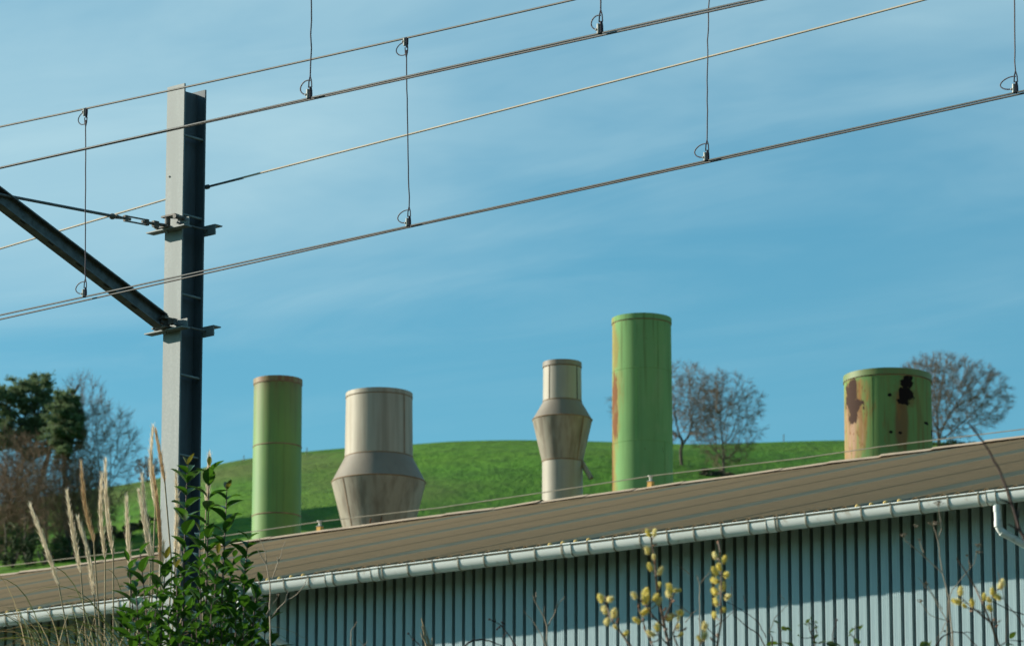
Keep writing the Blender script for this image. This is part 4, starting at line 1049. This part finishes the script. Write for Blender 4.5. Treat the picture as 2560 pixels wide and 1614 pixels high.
# --- pampas grass
PY = 25.4
pamp = thing('pampas_grass', 'pampas grass clump with tall straw plumes left of the mast', 'grass clump', at(300, 1614, PY)); pamp.location.z = BANK
po = Vector(pamp.location)
def plume(tip, base, foot, wid, mat, seed, dy=0.0, hairs=420):
    rr = random.Random(seed); a, b, c = at(*tip, PY + dy), at(*base, PY + dy), at(*foot, PY + dy)
    c2 = Vector((po.x + (c.x - po.x) * 0.6, c.y, BANK))
    L = (a - b).length; d0 = (a - b) / L
    cv = Vector((rr.uniform(-.02, .02) * L * 2, rr.uniform(-.02, .02), 0))
    pt = lambda q: b.lerp(a, q) + cv * math.sin(math.pi * q) 
    mb = MB()
    w = wid * 1.12 * PY / FPX / 2
    mb.tube([pt(i / 10) - po for i in range(11)], [max(0.0015, w * 0.5 * math.sin(math.pi * min(1, 0.06 + 0.92 * (i / 10) ** 0.8)) ** 0.7) for i in range(11)], 6)
    for _ in range(hairs):
        q = rr.random() ** 0.9; p = pt(q); prof_ = (math.sin(math.pi * min(1, 0.06 + 0.9 * q ** 0.75)) ** 0.6)
        ang = rr.uniform(0, 6.28); ax = d0.orthogonal().normalized(); ax.rotate(Matrix.Rotation(ang, 3, d0))
        hl = rr.uniform(0.020, 0.042); out = w * prof_ * rr.uniform(0.2, 0.75)
        s1 = p + ax * out - po; e1 = s1 + d0 * hl + ax * (hl * rr.uniform(0.08, 0.55)); tn = d0.cross(ax) * 0.0016
        o = len(mb.v); mb.v += [tuple(s1 - tn), tuple(s1 + tn), tuple(e1)]; mb.f.append((o, o + 1, o + 2))
    mb.build('plume', mat, pamp)
    mb = MB(); mb.tube([b + d0 * 0.05 - po, b - po, c - po, c2 - po], [0.0025, 0.004, 0.0045, 0.006], 6); mb.build('stalk', M_straw, pamp, True)
for i, (tp, bs, ft, w, mt, dy) in enumerate([
    ((76, 1264), (147, 1462), (175, 1614), 17, M_plume, -.2), ((167, 1230), (202, 1432), (217, 1614), 17, M_plume, 0), ((194, 1294), (234.5, 1489), (245, 1614), 16, M_plume, -.3),
    ((204, 1157), (234.5, 1355), (252, 1600), 14, M_plumeb, .1), ((255, 1184), (263, 1396), (262, 1600), 15, M_plume, .2), ((264, 1148), (283, 1388), (284, 1600), 17, M_plume, 0),
    ((316, 1242), (326, 1432), (323, 1614), 16, M_plume, .3), ((347, 1227), (376, 1411), (369, 1600), 16, M_plume, -.1), ((356, 1188), (381, 1391), (378, 1600), 18, M_plume, 0),
    ((383, 1067), (388, 1270), (376, 1600), 13, M_plume, .2), ((389, 1076), (412, 1205), (430, 1420), 11, M_plumeb, .1), ((381, 1172), (401, 1405), (398, 1610), 17, M_plumeb, -.1),
    ((440, 1180), (438, 1390), (430, 1610), 15, M_plume, .3), ((523, 1134), (515, 1275), (505, 1600), 18, M_plume, .6), ((447, 1350), (452, 1430), (440, 1610), 16, M_plume, .4), ((409, 1357), (401, 1510), (392, 1614), 15, M_plume, 0)]):
    plume(tp, bs, ft, w, mt, 300 + i, dy)
for nm, mt, n, sd in (('green_blades', M_blade, 170, 1), ('dry_blades', M_bladed, 100, 2)):
    rr = random.Random(sd); mb = MB()
    for _ in range(n):
        bx = rr.gauss(0, 0.22); root = Vector((bx - 0.05, rr.uniform(-.3, .4), 0.9)); a = rr.uniform(-1, 1)
        reach = rr.uniform(0.15, 0.85) * (-1 if rr.random() < 0.62 else 0.8); hgt = rr.uniform(0.8, 1.18) * (1 if rr.random() < 0.93 else 1.35)
        pts = []
        for i in range(13):
            q = i / 12; pts.append(root + Vector((reach * q ** 1.8, a * 0.3 * q, hgt * (1 - (1 - q) ** 2.0) - 0.5 * abs(reach) * max(0, q - 0.45) ** 1.6 * 2.2)))
        for i in range(12):
            w0, w1 = 0.0045 * (1 - (i / 12) ** 2) + 0.0006, 0.0045 * (1 - ((i + 1) / 12) ** 2) + 0.0006
            tn = Vector((0.55, -0.75, 0.35)).normalized(); o = len(mb.v)
            mb.v += [tuple(pts[i] - tn * w0), tuple(pts[i] + tn * w0), tuple(pts[i + 1] + tn * w1), tuple(pts[i + 1] - tn * w1)]; mb.f.append((o, o + 1, o + 2, o + 3))
    o = mb.build(nm, mt, pamp); o['kind'] = 'stuff'

# --- willow with catkins
WY = 17.5
def catkin_mesh(mat, seed, L=1.0, W=0.62):
    rr = random.Random(seed); mb = MB()
    mb.rows([[(0.35 * W * math.sin(math.pi * k / 8) * math.cos(2 * math.pi * q / 10) * rr.uniform(.93, 1.07), 0.35 * W * math.sin(math.pi * k / 8) * math.sin(2 * math.pi * q / 10) * rr.uniform(.93, 1.07), 0.5 * L * (1 - math.cos(math.pi * k / 8))) for q in range(10)] for k in range(9)], True)
    for _ in range(300):
        a = rr.uniform(0, 6.28); k = rr.uniform(0.08, 0.97); b = Vector((0.34 * W * math.sin(math.pi * k) * math.cos(a), 0.34 * W * math.sin(math.pi * k) * math.sin(a), 0.5 * L * (1 - math.cos(math.pi * k))))
        n = Vector((math.cos(a) * math.sin(math.pi * k), math.sin(a) * math.sin(math.pi * k), -0.5 * math.cos(math.pi * k) + 0.35)).normalized(); tn = n.orthogonal().normalized() * 0.013
        e1 = b + n * rr.uniform(0.12, 0.28); o = len(mb.v); mb.v += [tuple(b - tn), tuple(b + tn), tuple(e1 + tn * 0.9), tuple(e1 - tn * 0.9)]; mb.f.append((o, o + 1, o + 2, o + 3))
    return mb.mesh('catkin', mat, False)
CK = [catkin_mesh(M_catkin, 1), catkin_mesh(M_catkin, 2, 1, .7), catkin_mesh(M_catkinp, 3, 1, .75)]
bm_ = MB(); bm_.rows([[(0.17 * math.sin(math.pi * (k / 6) ** 0.8) * math.cos(q * math.pi / 4), 0.17 * math.sin(math.pi * (k / 6) ** 0.8) * math.sin(q * math.pi / 4), k / 6) for q in range(8)] for k in range(7)], True); BUD = bm_.mesh('bud', M_bud, True)
def willow(label, x0, stems, catk, buds, seed):
    rr = random.Random(seed)
    Z = lambda x, y: (x0 + x / 3.667, 1200 + y / 3.667)
    T = thing('willow_shrub', label, 'willow', at(*Z(1400, 1518), WY), 'flowering willows in front of the wall'); T.location.z = BANK; wo = Vector(T.location)
    nodes = []
    for st, r in stems:
        pts = [at(*Z(x, y), WY + rr.uniform(-.05, .05)) for x, y in st]
        if st[0][1] >= 1500: pts = [Vector((wo.x + (pts[0].x - wo.x) * 0.5, wo.y, BANK))] + pts
        fine = []
        for i in range(len(pts) - 1):
            for q in range(6): fine.append(pts[i].lerp(pts[i + 1], q / 6))
        fine.append(pts[-1]); n = len(fine)
        mb = MB(); mb.tube([p - wo for p in fine], [r * (1 - 0.6 * i / (n - 1)) for i in range(n)], 6); mb.build('branch', M_wtwig, T, True)
        nodes += fine
    def put(x, y, me, size, nm):
        p = at(*Z(x, y), WY + rr.uniform(-.06, .06)); near = min(nodes, key=lambda q: (q - p).length + (0.02 if q.z > p.z + 0.005 else 0))
        d = (p - near); d = d.normalized() if d.length > 0.004 else Vector((rr.uniform(-1, 1), -0.3, 0.6)).normalized()
        d = (d + Vector((0, 0, 0.55))).normalized()
        q = d.to_track_quat('Z', 'Y').to_matrix().to_4x4() @ Matrix.Rotation(rr.uniform(0, 6.28), 4, 'Z')
        o = link(nm, me, T); b = p - d * size * 0.5
        o.matrix_basis = Matrix.Translation(b - wo) @ q @ Matrix.Diagonal((size * rr.uniform(.9, 1.15), size * rr.uniform(.9, 1.15), size, 1))
        if (b - near).length > 0.008:
            mb = MB(); mb.tube([near - wo, (near + b) / 2 - wo - UP * 0.002, b - wo + d * 0.004], [0.0022, 0.002, 0.002], 5); mb.build('twig', M_wtwig, T, True)
    for c in catk:
        x, y = c[0], c[1]; s_ = c[2] if len(c) > 2 else 1.0
        put(x, y, rr.choice(CK + CK[2:]), 0.0315 * s_ * rr.uniform(.88, 1.12), 'catkin')
    for x, y in buds: put(x, y, BUD, 0.022 * rr.uniform(.85, 1.2), 'bud')
willow('willow with many yellow catkins right of centre before the blue wall', 1280,
    [([(1440, 1518), (1400, 1350), (1360, 1150), (1332, 1000), (1320, 880), (1310, 720), (1285, 600), (1270, 500)], 0.0078), ([(1880, 1518), (1920, 1280), (1915, 1100), (1920, 870), (1900, 720), (1910, 660), (1892, 570)], 0.0055),
     ([(1400, 1350), (1300, 1250), (1230, 1150), (1180, 1080)], 0.004), ([(1385, 1290), (1450, 1150), (1480, 1050), (1500, 1000)], 0.004), ([(1090, 1518), (980, 1370), (920, 1290), (870, 1160), (850, 1060)], 0.0045),
     ([(1290, 1518), (1230, 1390), (1200, 1280), (1160, 1180)], 0.004), ([(1520, 1518), (1470, 1400), (1520, 1300), (1540, 1180)], 0.004), ([(1440, 1518), (1350, 1420), (1290, 1330)], 0.0035), ([(1720, 1518), (1750, 1430), (1765, 1330)], 0.0035)],
    [(1250, 485), (1305, 482), (1240, 640, 1.1), (1300, 700, .8), (1265, 795), (1360, 832), (1345, 957, .75), (1222, 1045, 1.15), (1228, 1090, 1.1), (1120, 1055), (1315, 1075), (1345, 1110), (1450, 990), (1435, 1045), (1512, 1008, .85), (1215, 1207), (1145, 1282), (1330, 1348), (1275, 1405), (1540, 1212), (1525, 1262, .7), (1447, 1258), (1520, 1337, .7), (1542, 1415, .75),
     (815, 1080, 1.2), (900, 1087), (850, 1185, 1.15), (935, 1220), (870, 1292), (945, 1342, .7), (1040, 1405), (1860, 690), (1947, 725), (1900, 797), (1862, 835), (1965, 865), (1862, 920), (1930, 970, 1.1), (1860, 1020, 1.1), (1978, 1065), (1870, 1115, 1.1), (1935, 1187), (1855, 1237), (1765, 1335), (1765, 1420), (1715, 1452, .8)],
    [(1310, 590), (1310, 740), (1160, 1150), (1192, 1110), (1240, 1160), (1405, 1175), (1480, 1105), (1415, 1250), (1205, 1275), (1285, 1240), (1280, 1480), (1340, 1460), (1450, 1455), (1480, 1390), (1830, 1450), (1890, 565), (1920, 1250), (970, 1285), (1055, 1480), (1585, 1360), (1330, 1010), (1430, 1200), (1420, 1360), (1880, 1410), (1210, 1350)], 21)
willow('willow twigs with a few yellow catkins at the lower right', 1920,
    [([(2120, 1518), (2040, 1300), (1985, 1170), (1900, 980), (1820, 850), (1730, 710)], 0.0052), ([(2040, 1300), (1920, 1200), (1830, 1130), (1760, 1060)], 0.004), ([(2075, 1400), (2050, 1250), (2045, 1100), (2100, 1000)], 0.004), ([(2120, 1518), (2185, 1480), (2195, 1210), (2150, 1000), (2110, 840)], 0.003)],
    [(1765, 1017), (1730, 1110), (1872, 1120), (1800, 1147, .7), (2055, 1015), (2137, 955, 1.1), (2105, 1067), (2025, 1092), (2032, 1167), (1980, 1070, .8)],
    [(1925, 1195), (1860, 1195), (2075, 1272), (2120, 1290), (2050, 1225), (2100, 1330)], 22)

# --- dry weeds, twigs and brambles along the bottom
def poly(mb, Z, pts, Y, r, wo, n=5, jit=0.0, rr=None):
    P = [at(*Z(x, y), Y) for x, y in pts]; fine = []
    for i in range(len(P) - 1):
        for q in range(4):
            fine.append(P[i].lerp(P[i + 1], q / 4) + (Vector((rr.gauss(0, jit), 0, rr.gauss(0, jit))) if rr and q else Vector()))
    fine.append(P[-1]); k = len(fine)
    mb.tube([p - wo for p in fine], [r * (1 - 0.55 * i / (k - 1)) for i in range(k)], n); return fine
def weed(name, label, cat, x0, Y, stems, mat, seed, umbels=(), leaves_=(), berries=(), r=0.0035):
    rr = random.Random(seed); Z = lambda x, y: (x0 + x / 3.667, 1200 + y / 3.667)
    f = stems[0][0]; T = thing(name, label, cat, at(*Z(f[0], 1600), Y), 'weeds and twigs along the bottom'); T.location.z = BANK; wo = Vector(T.location)
    mb = MB()
    for i, st in enumerate(stems):
        sr = r if i == 0 else r * 0.75
        if st[0][1] >= 1480:
            p = at(*Z(*st[0]), Y); mb.tube([Vector((p.x * 0.5 + wo.x * 0.5, wo.y, BANK)) - wo, p - wo], [sr * 1.2, sr], 5)
        poly(mb, Z, st, Y, sr, wo, 5, 0.0012, rr)
    mb.build('stalk', mat, T, True)
    for x, y, s_ in umbels:
        s_ *= 0.55; mb = MB(); c = at(*Z(x, y), Y)
        for _ in range(16):
            a = rr.uniform(0, 6.28); el = rr.uniform(0.15, 1.2); d = Vector((math.cos(a) * math.cos(el), math.sin(a) * math.cos(el), math.sin(el) * 0.55)); e1 = c + d * s_ * rr.uniform(.6, 1)
            mb.tube([c - UP * s_ * 0.35 - wo, e1 - wo], [0.0011, 0.0008], 4, False)
            for _ in range(4):
                q = e1 + Vector((rr.gauss(0, .1), rr.gauss(0, .1), abs(rr.gauss(0, .06)))) * s_; mb.tube([e1 - wo, q - wo], [0.0008, 0.0012], 4, False)
        mb.build('umbel', mat, T)
    for x, y, s_ in leaves_:
        p = at(*Z(x, y), Y + rr.uniform(-.04, .04)); o = link('leaf', BL, T)
        o.matrix_basis = Matrix.Translation(p - wo) @ Matrix.Rotation(rr.uniform(0, 6.28), 4, 'Z') @ Matrix.Rotation(rr.uniform(-1.0, 0.7), 4, 'Y') @ Matrix.Rotation(rr.uniform(-1, 1), 4, 'X') @ Matrix.Scale(s_, 4)
    for x, y in berries:
        mb = MB(); c = at(*Z(x, y), Y) - wo; mb.ball(c, 0.0052, n=7, m=5); mb.build('berry', M_dktwig, T, True)
    return T
BL = leaf_mesh('leaf', M_leafb, 1, 0.62, 0.2, 0.3)
Wd = 18.5
weed('dry_umbel_weed', 'tall dry umbel weed before the right part of the wall', 'weed', 1920, Wd, [[(1695, 1518), (1660, 1080), (1600, 850), (1560, 560), (1515, 415)], [(1600, 850), (1480, 740), (1370, 640), (1262, 555), (1245, 520)], [(1560, 545), (1590, 430), (1570, 300), (1560, 200)], [(1430, 660), (1385, 545)]], M_dry, 1, [(1515, 400, 0.045), (1355, 425, 0.03), (1240, 505, 0.035), (1385, 545, 0.02), (1560, 215, 0.045)])
weed('dry_stalk', 'thin dry forked stalk left of the lower right catkins', 'weed', 1920, Wd + 1, [[(1680, 1518), (1640, 1280), (1500, 1040), (1375, 885)], [(1600, 1180), (1480, 990), (1450, 920)], [(1700, 1400), (1640, 1280)], [(1660, 1290), (1480, 1230), (1390, 1100)], [(1630, 1300), (1600, 1380), (1540, 1460)]], M_dry, 2, [(1450, 950, 0.025), (1395, 1110, 0.03)], r=0.0028)
weed('dry_umbel_weed', 'feathery dry weed before the wall below the downpipe', 'weed', 1920, Wd + 1, [[(1640, 1518), (1650, 1100), (1690, 1000), (1815, 850), (1890, 760), (1915, 640)], [(1860, 800), (1840, 720)]], M_dry, 3, [(1920, 600, 0.035), (1935, 660, 0.03), (1825, 690, 0.02)], r=0.0025)
weed('dark_twig', 'long dark curved twig at the right photo edge', 'twig', 2000 - 1900 / 3.667 * 0, 15.5, [[((2740 - 2000) * 3.667, 1700), ((2560 - 2000) * 3.667, (1360 / 2.811 + 860 - 1200) * 3.667), ((1540 / 2.811) * 3.667, (1290 / 2.811 - 340) * 3.667), ((1470 / 2.811) * 3.667, (1060 / 2.811 - 340) * 3.667), ((1405 / 2.811) * 3.667, (890 / 2.811 - 340) * 3.667), ((1330 / 2.811) * 3.667, (750 / 2.811 - 340) * 3.667), ((1240 / 2.811) * 3.667, (620 / 2.811 - 340) * 3.667), ((1180 / 2.811) * 3.667, (545 / 2.811 - 340) * 3.667)],
     [((1545 / 2.811) * 3.667, (1310 / 2.811 - 340) * 3.667), ((1460 / 2.811) * 3.667, (1260 / 2.811 - 340) * 3.667)], [((1490 / 2.811) * 3.667, (1125 / 2.811 - 340) * 3.667), ((1400 / 2.811) * 3.667, (1085 / 2.811 - 340) * 3.667)], [((1530 / 2.811) * 3.667, (1220 / 2.811 - 340) * 3.667), ((1540 / 2.811) * 3.667, (1150 / 2.811 - 340) * 3.667)]], M_dktwig, 4, r=0.0066)
weed('bare_twig', 'pale branching twig beside the evergreen shrub', 'twig', 640, 23, [[(135, 1518), (125, 1150), (130, 950), (100, 800), (85, 650), (30, 530)], [(130, 1260), (270, 1110), (380, 1040), (440, 970), (465, 900)], [(85, 760), (30, 660), (0, 610)], [(150, 900), (210, 730), (270, 560)], [(270, 1110), (290, 1000)], [(95, 1230), (150, 1140), (200, 1070)], [(205, 740), (190, 700)]], M_dry, 5, [(205, 1050, 0.03)], r=0.0045)
weed('bare_twig', 'short dry twig low before the left part of the blue wall', 'twig', 640, 21, [[(870, 1518), (870, 1390), (900, 1340), (928, 1292)], [(1000, 1518), (940, 1460)], [(985, 1518), (1025, 1470)]], M_dry, 6, r=0.003)
weed('dry_grass_head', 'pale dry grass head at the bottom before the wall', 'weed', 640, 21, [[(1590, 1518), (1545, 1380), (1515, 1260)], [(1600, 1518), (1570, 1400), (1530, 1300)], [(1610, 1518), (1615, 1440)], [(1580, 1518), (1525, 1440), (1510, 1390)], [(1560, 1518), (1540, 1400), (1520, 1330)]], M_straw, 7, r=0.005)
weed('bramble', 'bramble sprig with dark berries low before the wall', 'bramble', 640, 20, [[(2420, 1600), (2330, 1430), (2250, 1330), (2140, 1270)], [(2250, 1330), (2210, 1360)], [(1500, 1510), (1440, 1450), (1395, 1400)], [(2300, 1390), (2260, 1440)]], M_dktwig, 8, berries=[(2140, 1272), (2190, 1290), (2255, 1300), (2230, 1345), (2210, 1362), (2260, 1335), (2175, 1285), (1397, 1402), (1445, 1455), (2270, 1310)])
weed('bramble', 'arching bare bramble cane low at the centre', 'bramble', 640, 20, [[(1905, 1530), (1940, 1490), (2000, 1460), (2080, 1455), (2160, 1475), (2250, 1512), (2330, 1560)]], M_dktwig, 9, r=0.0045)
weed('bare_twig', 'forked pale twig left of the catkin willow', 'twig', 1280, 20, [[(322, 1518), (320, 1330), (290, 1240), (230, 1140), (185, 1048)], [(320, 1340), (380, 1240), (430, 1130), (488, 1062)], [(400, 1200), (425, 1100)], [(290, 1240), (300, 1150)], [(310, 1510), (250, 1380), (180, 1270), (105, 1190)], [(215, 1100), (222, 1020)]], M_dry, 10, r=0.0034)
weed('bare_twig', 'forked pale twig between the two tall catkin branches', 'twig', 1280, 20, [[(1722, 1518), (1722, 1200), (1720, 950), (1690, 870)], [(1720, 960), (1770, 890), (1822, 838)], [(1640, 1220), (1560, 1160), (1490, 1140)], [(1590, 1300), (1650, 1220), (1700, 1180)], [(1630, 860), (1560, 800), (1510, 770)]], M_dry, 11, r=0.0032)
weed('bare_twig', 'arching dark twigs right of the catkin willow', 'twig', 1280, 20, [[(2335, 1540), (2260, 1410), (2120, 1310), (2030, 1240), (2012, 970)], [(2330, 1440), (2250, 1290), (2100, 1180), (1960, 1110)], [(1860, 1340), (1960, 1260), (2030, 1200)], [(2140, 1110), (2120, 1050)], [(1880, 1440), (1760, 1320), (1700, 1260)]], M_dktwig, 12, r=0.003)
weed('bramble', 'leafy bramble shoot at the bottom right of the willow', 'bramble', 1920, 19, [[(440, 1560), (420, 1440), (385, 1380), (370, 1290)], [(420, 1440), (300, 1440)], [(390, 1390), (450, 1330)], [(450, 1400), (430, 1310), (400, 1280)]], M_dktwig, 13, leaves_=[(310, 1440, .035), (370, 1335, .03), (400, 1330, .035), (440, 1360, .03), (455, 1410, .03), (350, 1310, .025), (430, 1300, .025), (540, 1480, .055), (470, 1500, .04), (560, 1500, .05), (500, 1490, .04), (430, 1500, .035), (400, 1275, .02), (290, 1330, .02)])
weed('bramble', 'small leafy bramble tip left of the leafy shoot', 'bramble', 1920, 19, [[(40, 1560), (40, 1440), (10, 1390)], [(120, 1520), (110, 1380), (90, 1310)], [(120, 1380), (165, 1340)]], M_dktwig, 14, leaves_=[(60, 1490, .035), (120, 1480, .05), (180, 1480, .04), (100, 1310, .025), (120, 1340, .03), (160, 1350, .025), (20, 1390, .03), (150, 1500, .04), (20, 1495, .04)])
weed('bramble', 'small leafy bramble tip right of the leafy shoot', 'bramble', 1920, 19, [[(810, 1580), (790, 1450), (800, 1330)], [(790, 1440), (740, 1390)], [(800, 1350), (870, 1325)], [(590, 1518), (600, 1380), (630, 1280)]], M_dktwig, 15, leaves_=[(790, 1490, .04), (830, 1500, .035), (745, 1400, .03), (770, 1365, .03), (830, 1330, .022), (868, 1328, .018), (760, 1420, .025)], berries=[(630, 1278), (612, 1450)])
weed('bramble', 'bramble with dark thorny canes at the bottom right', 'bramble', 1920, 19, [[(1500, 1580), (1600, 1430), (1700, 1385), (1870, 1395)], [(1950, 1560), (1850, 1450), (1770, 1380)], [(1480, 1560), (1440, 1480)], [(2340, 1470), (2200, 1465)], [(2345, 1230), (2200, 1180), (2050, 1100), (1920, 1010)], [(2345, 1340), (2280, 1230), (2180, 1130)]], M_dktwig, 16, leaves_=[(1450, 1480, .045), (1420, 1490, .04), (1490, 1505, .04), (2215, 1450, .04), (2180, 1510, .04)], berries=[(1620, 1380), (1650, 1290), (1690, 1385), (1580, 1450)], r=0.0036)
weed('dry_stalk', 'hair thin pale stalks left of the leafy bramble', 'weed', 1920, 19, [[(10, 1400), (60, 1260), (150, 1170), (215, 1100)], [(0, 1100), (30, 1010)], [(150, 1090), (110, 1040)]], M_dry, 17, r=0.002)
print('objects', len(bpy.data.objects), 'leaves', len(leaves))
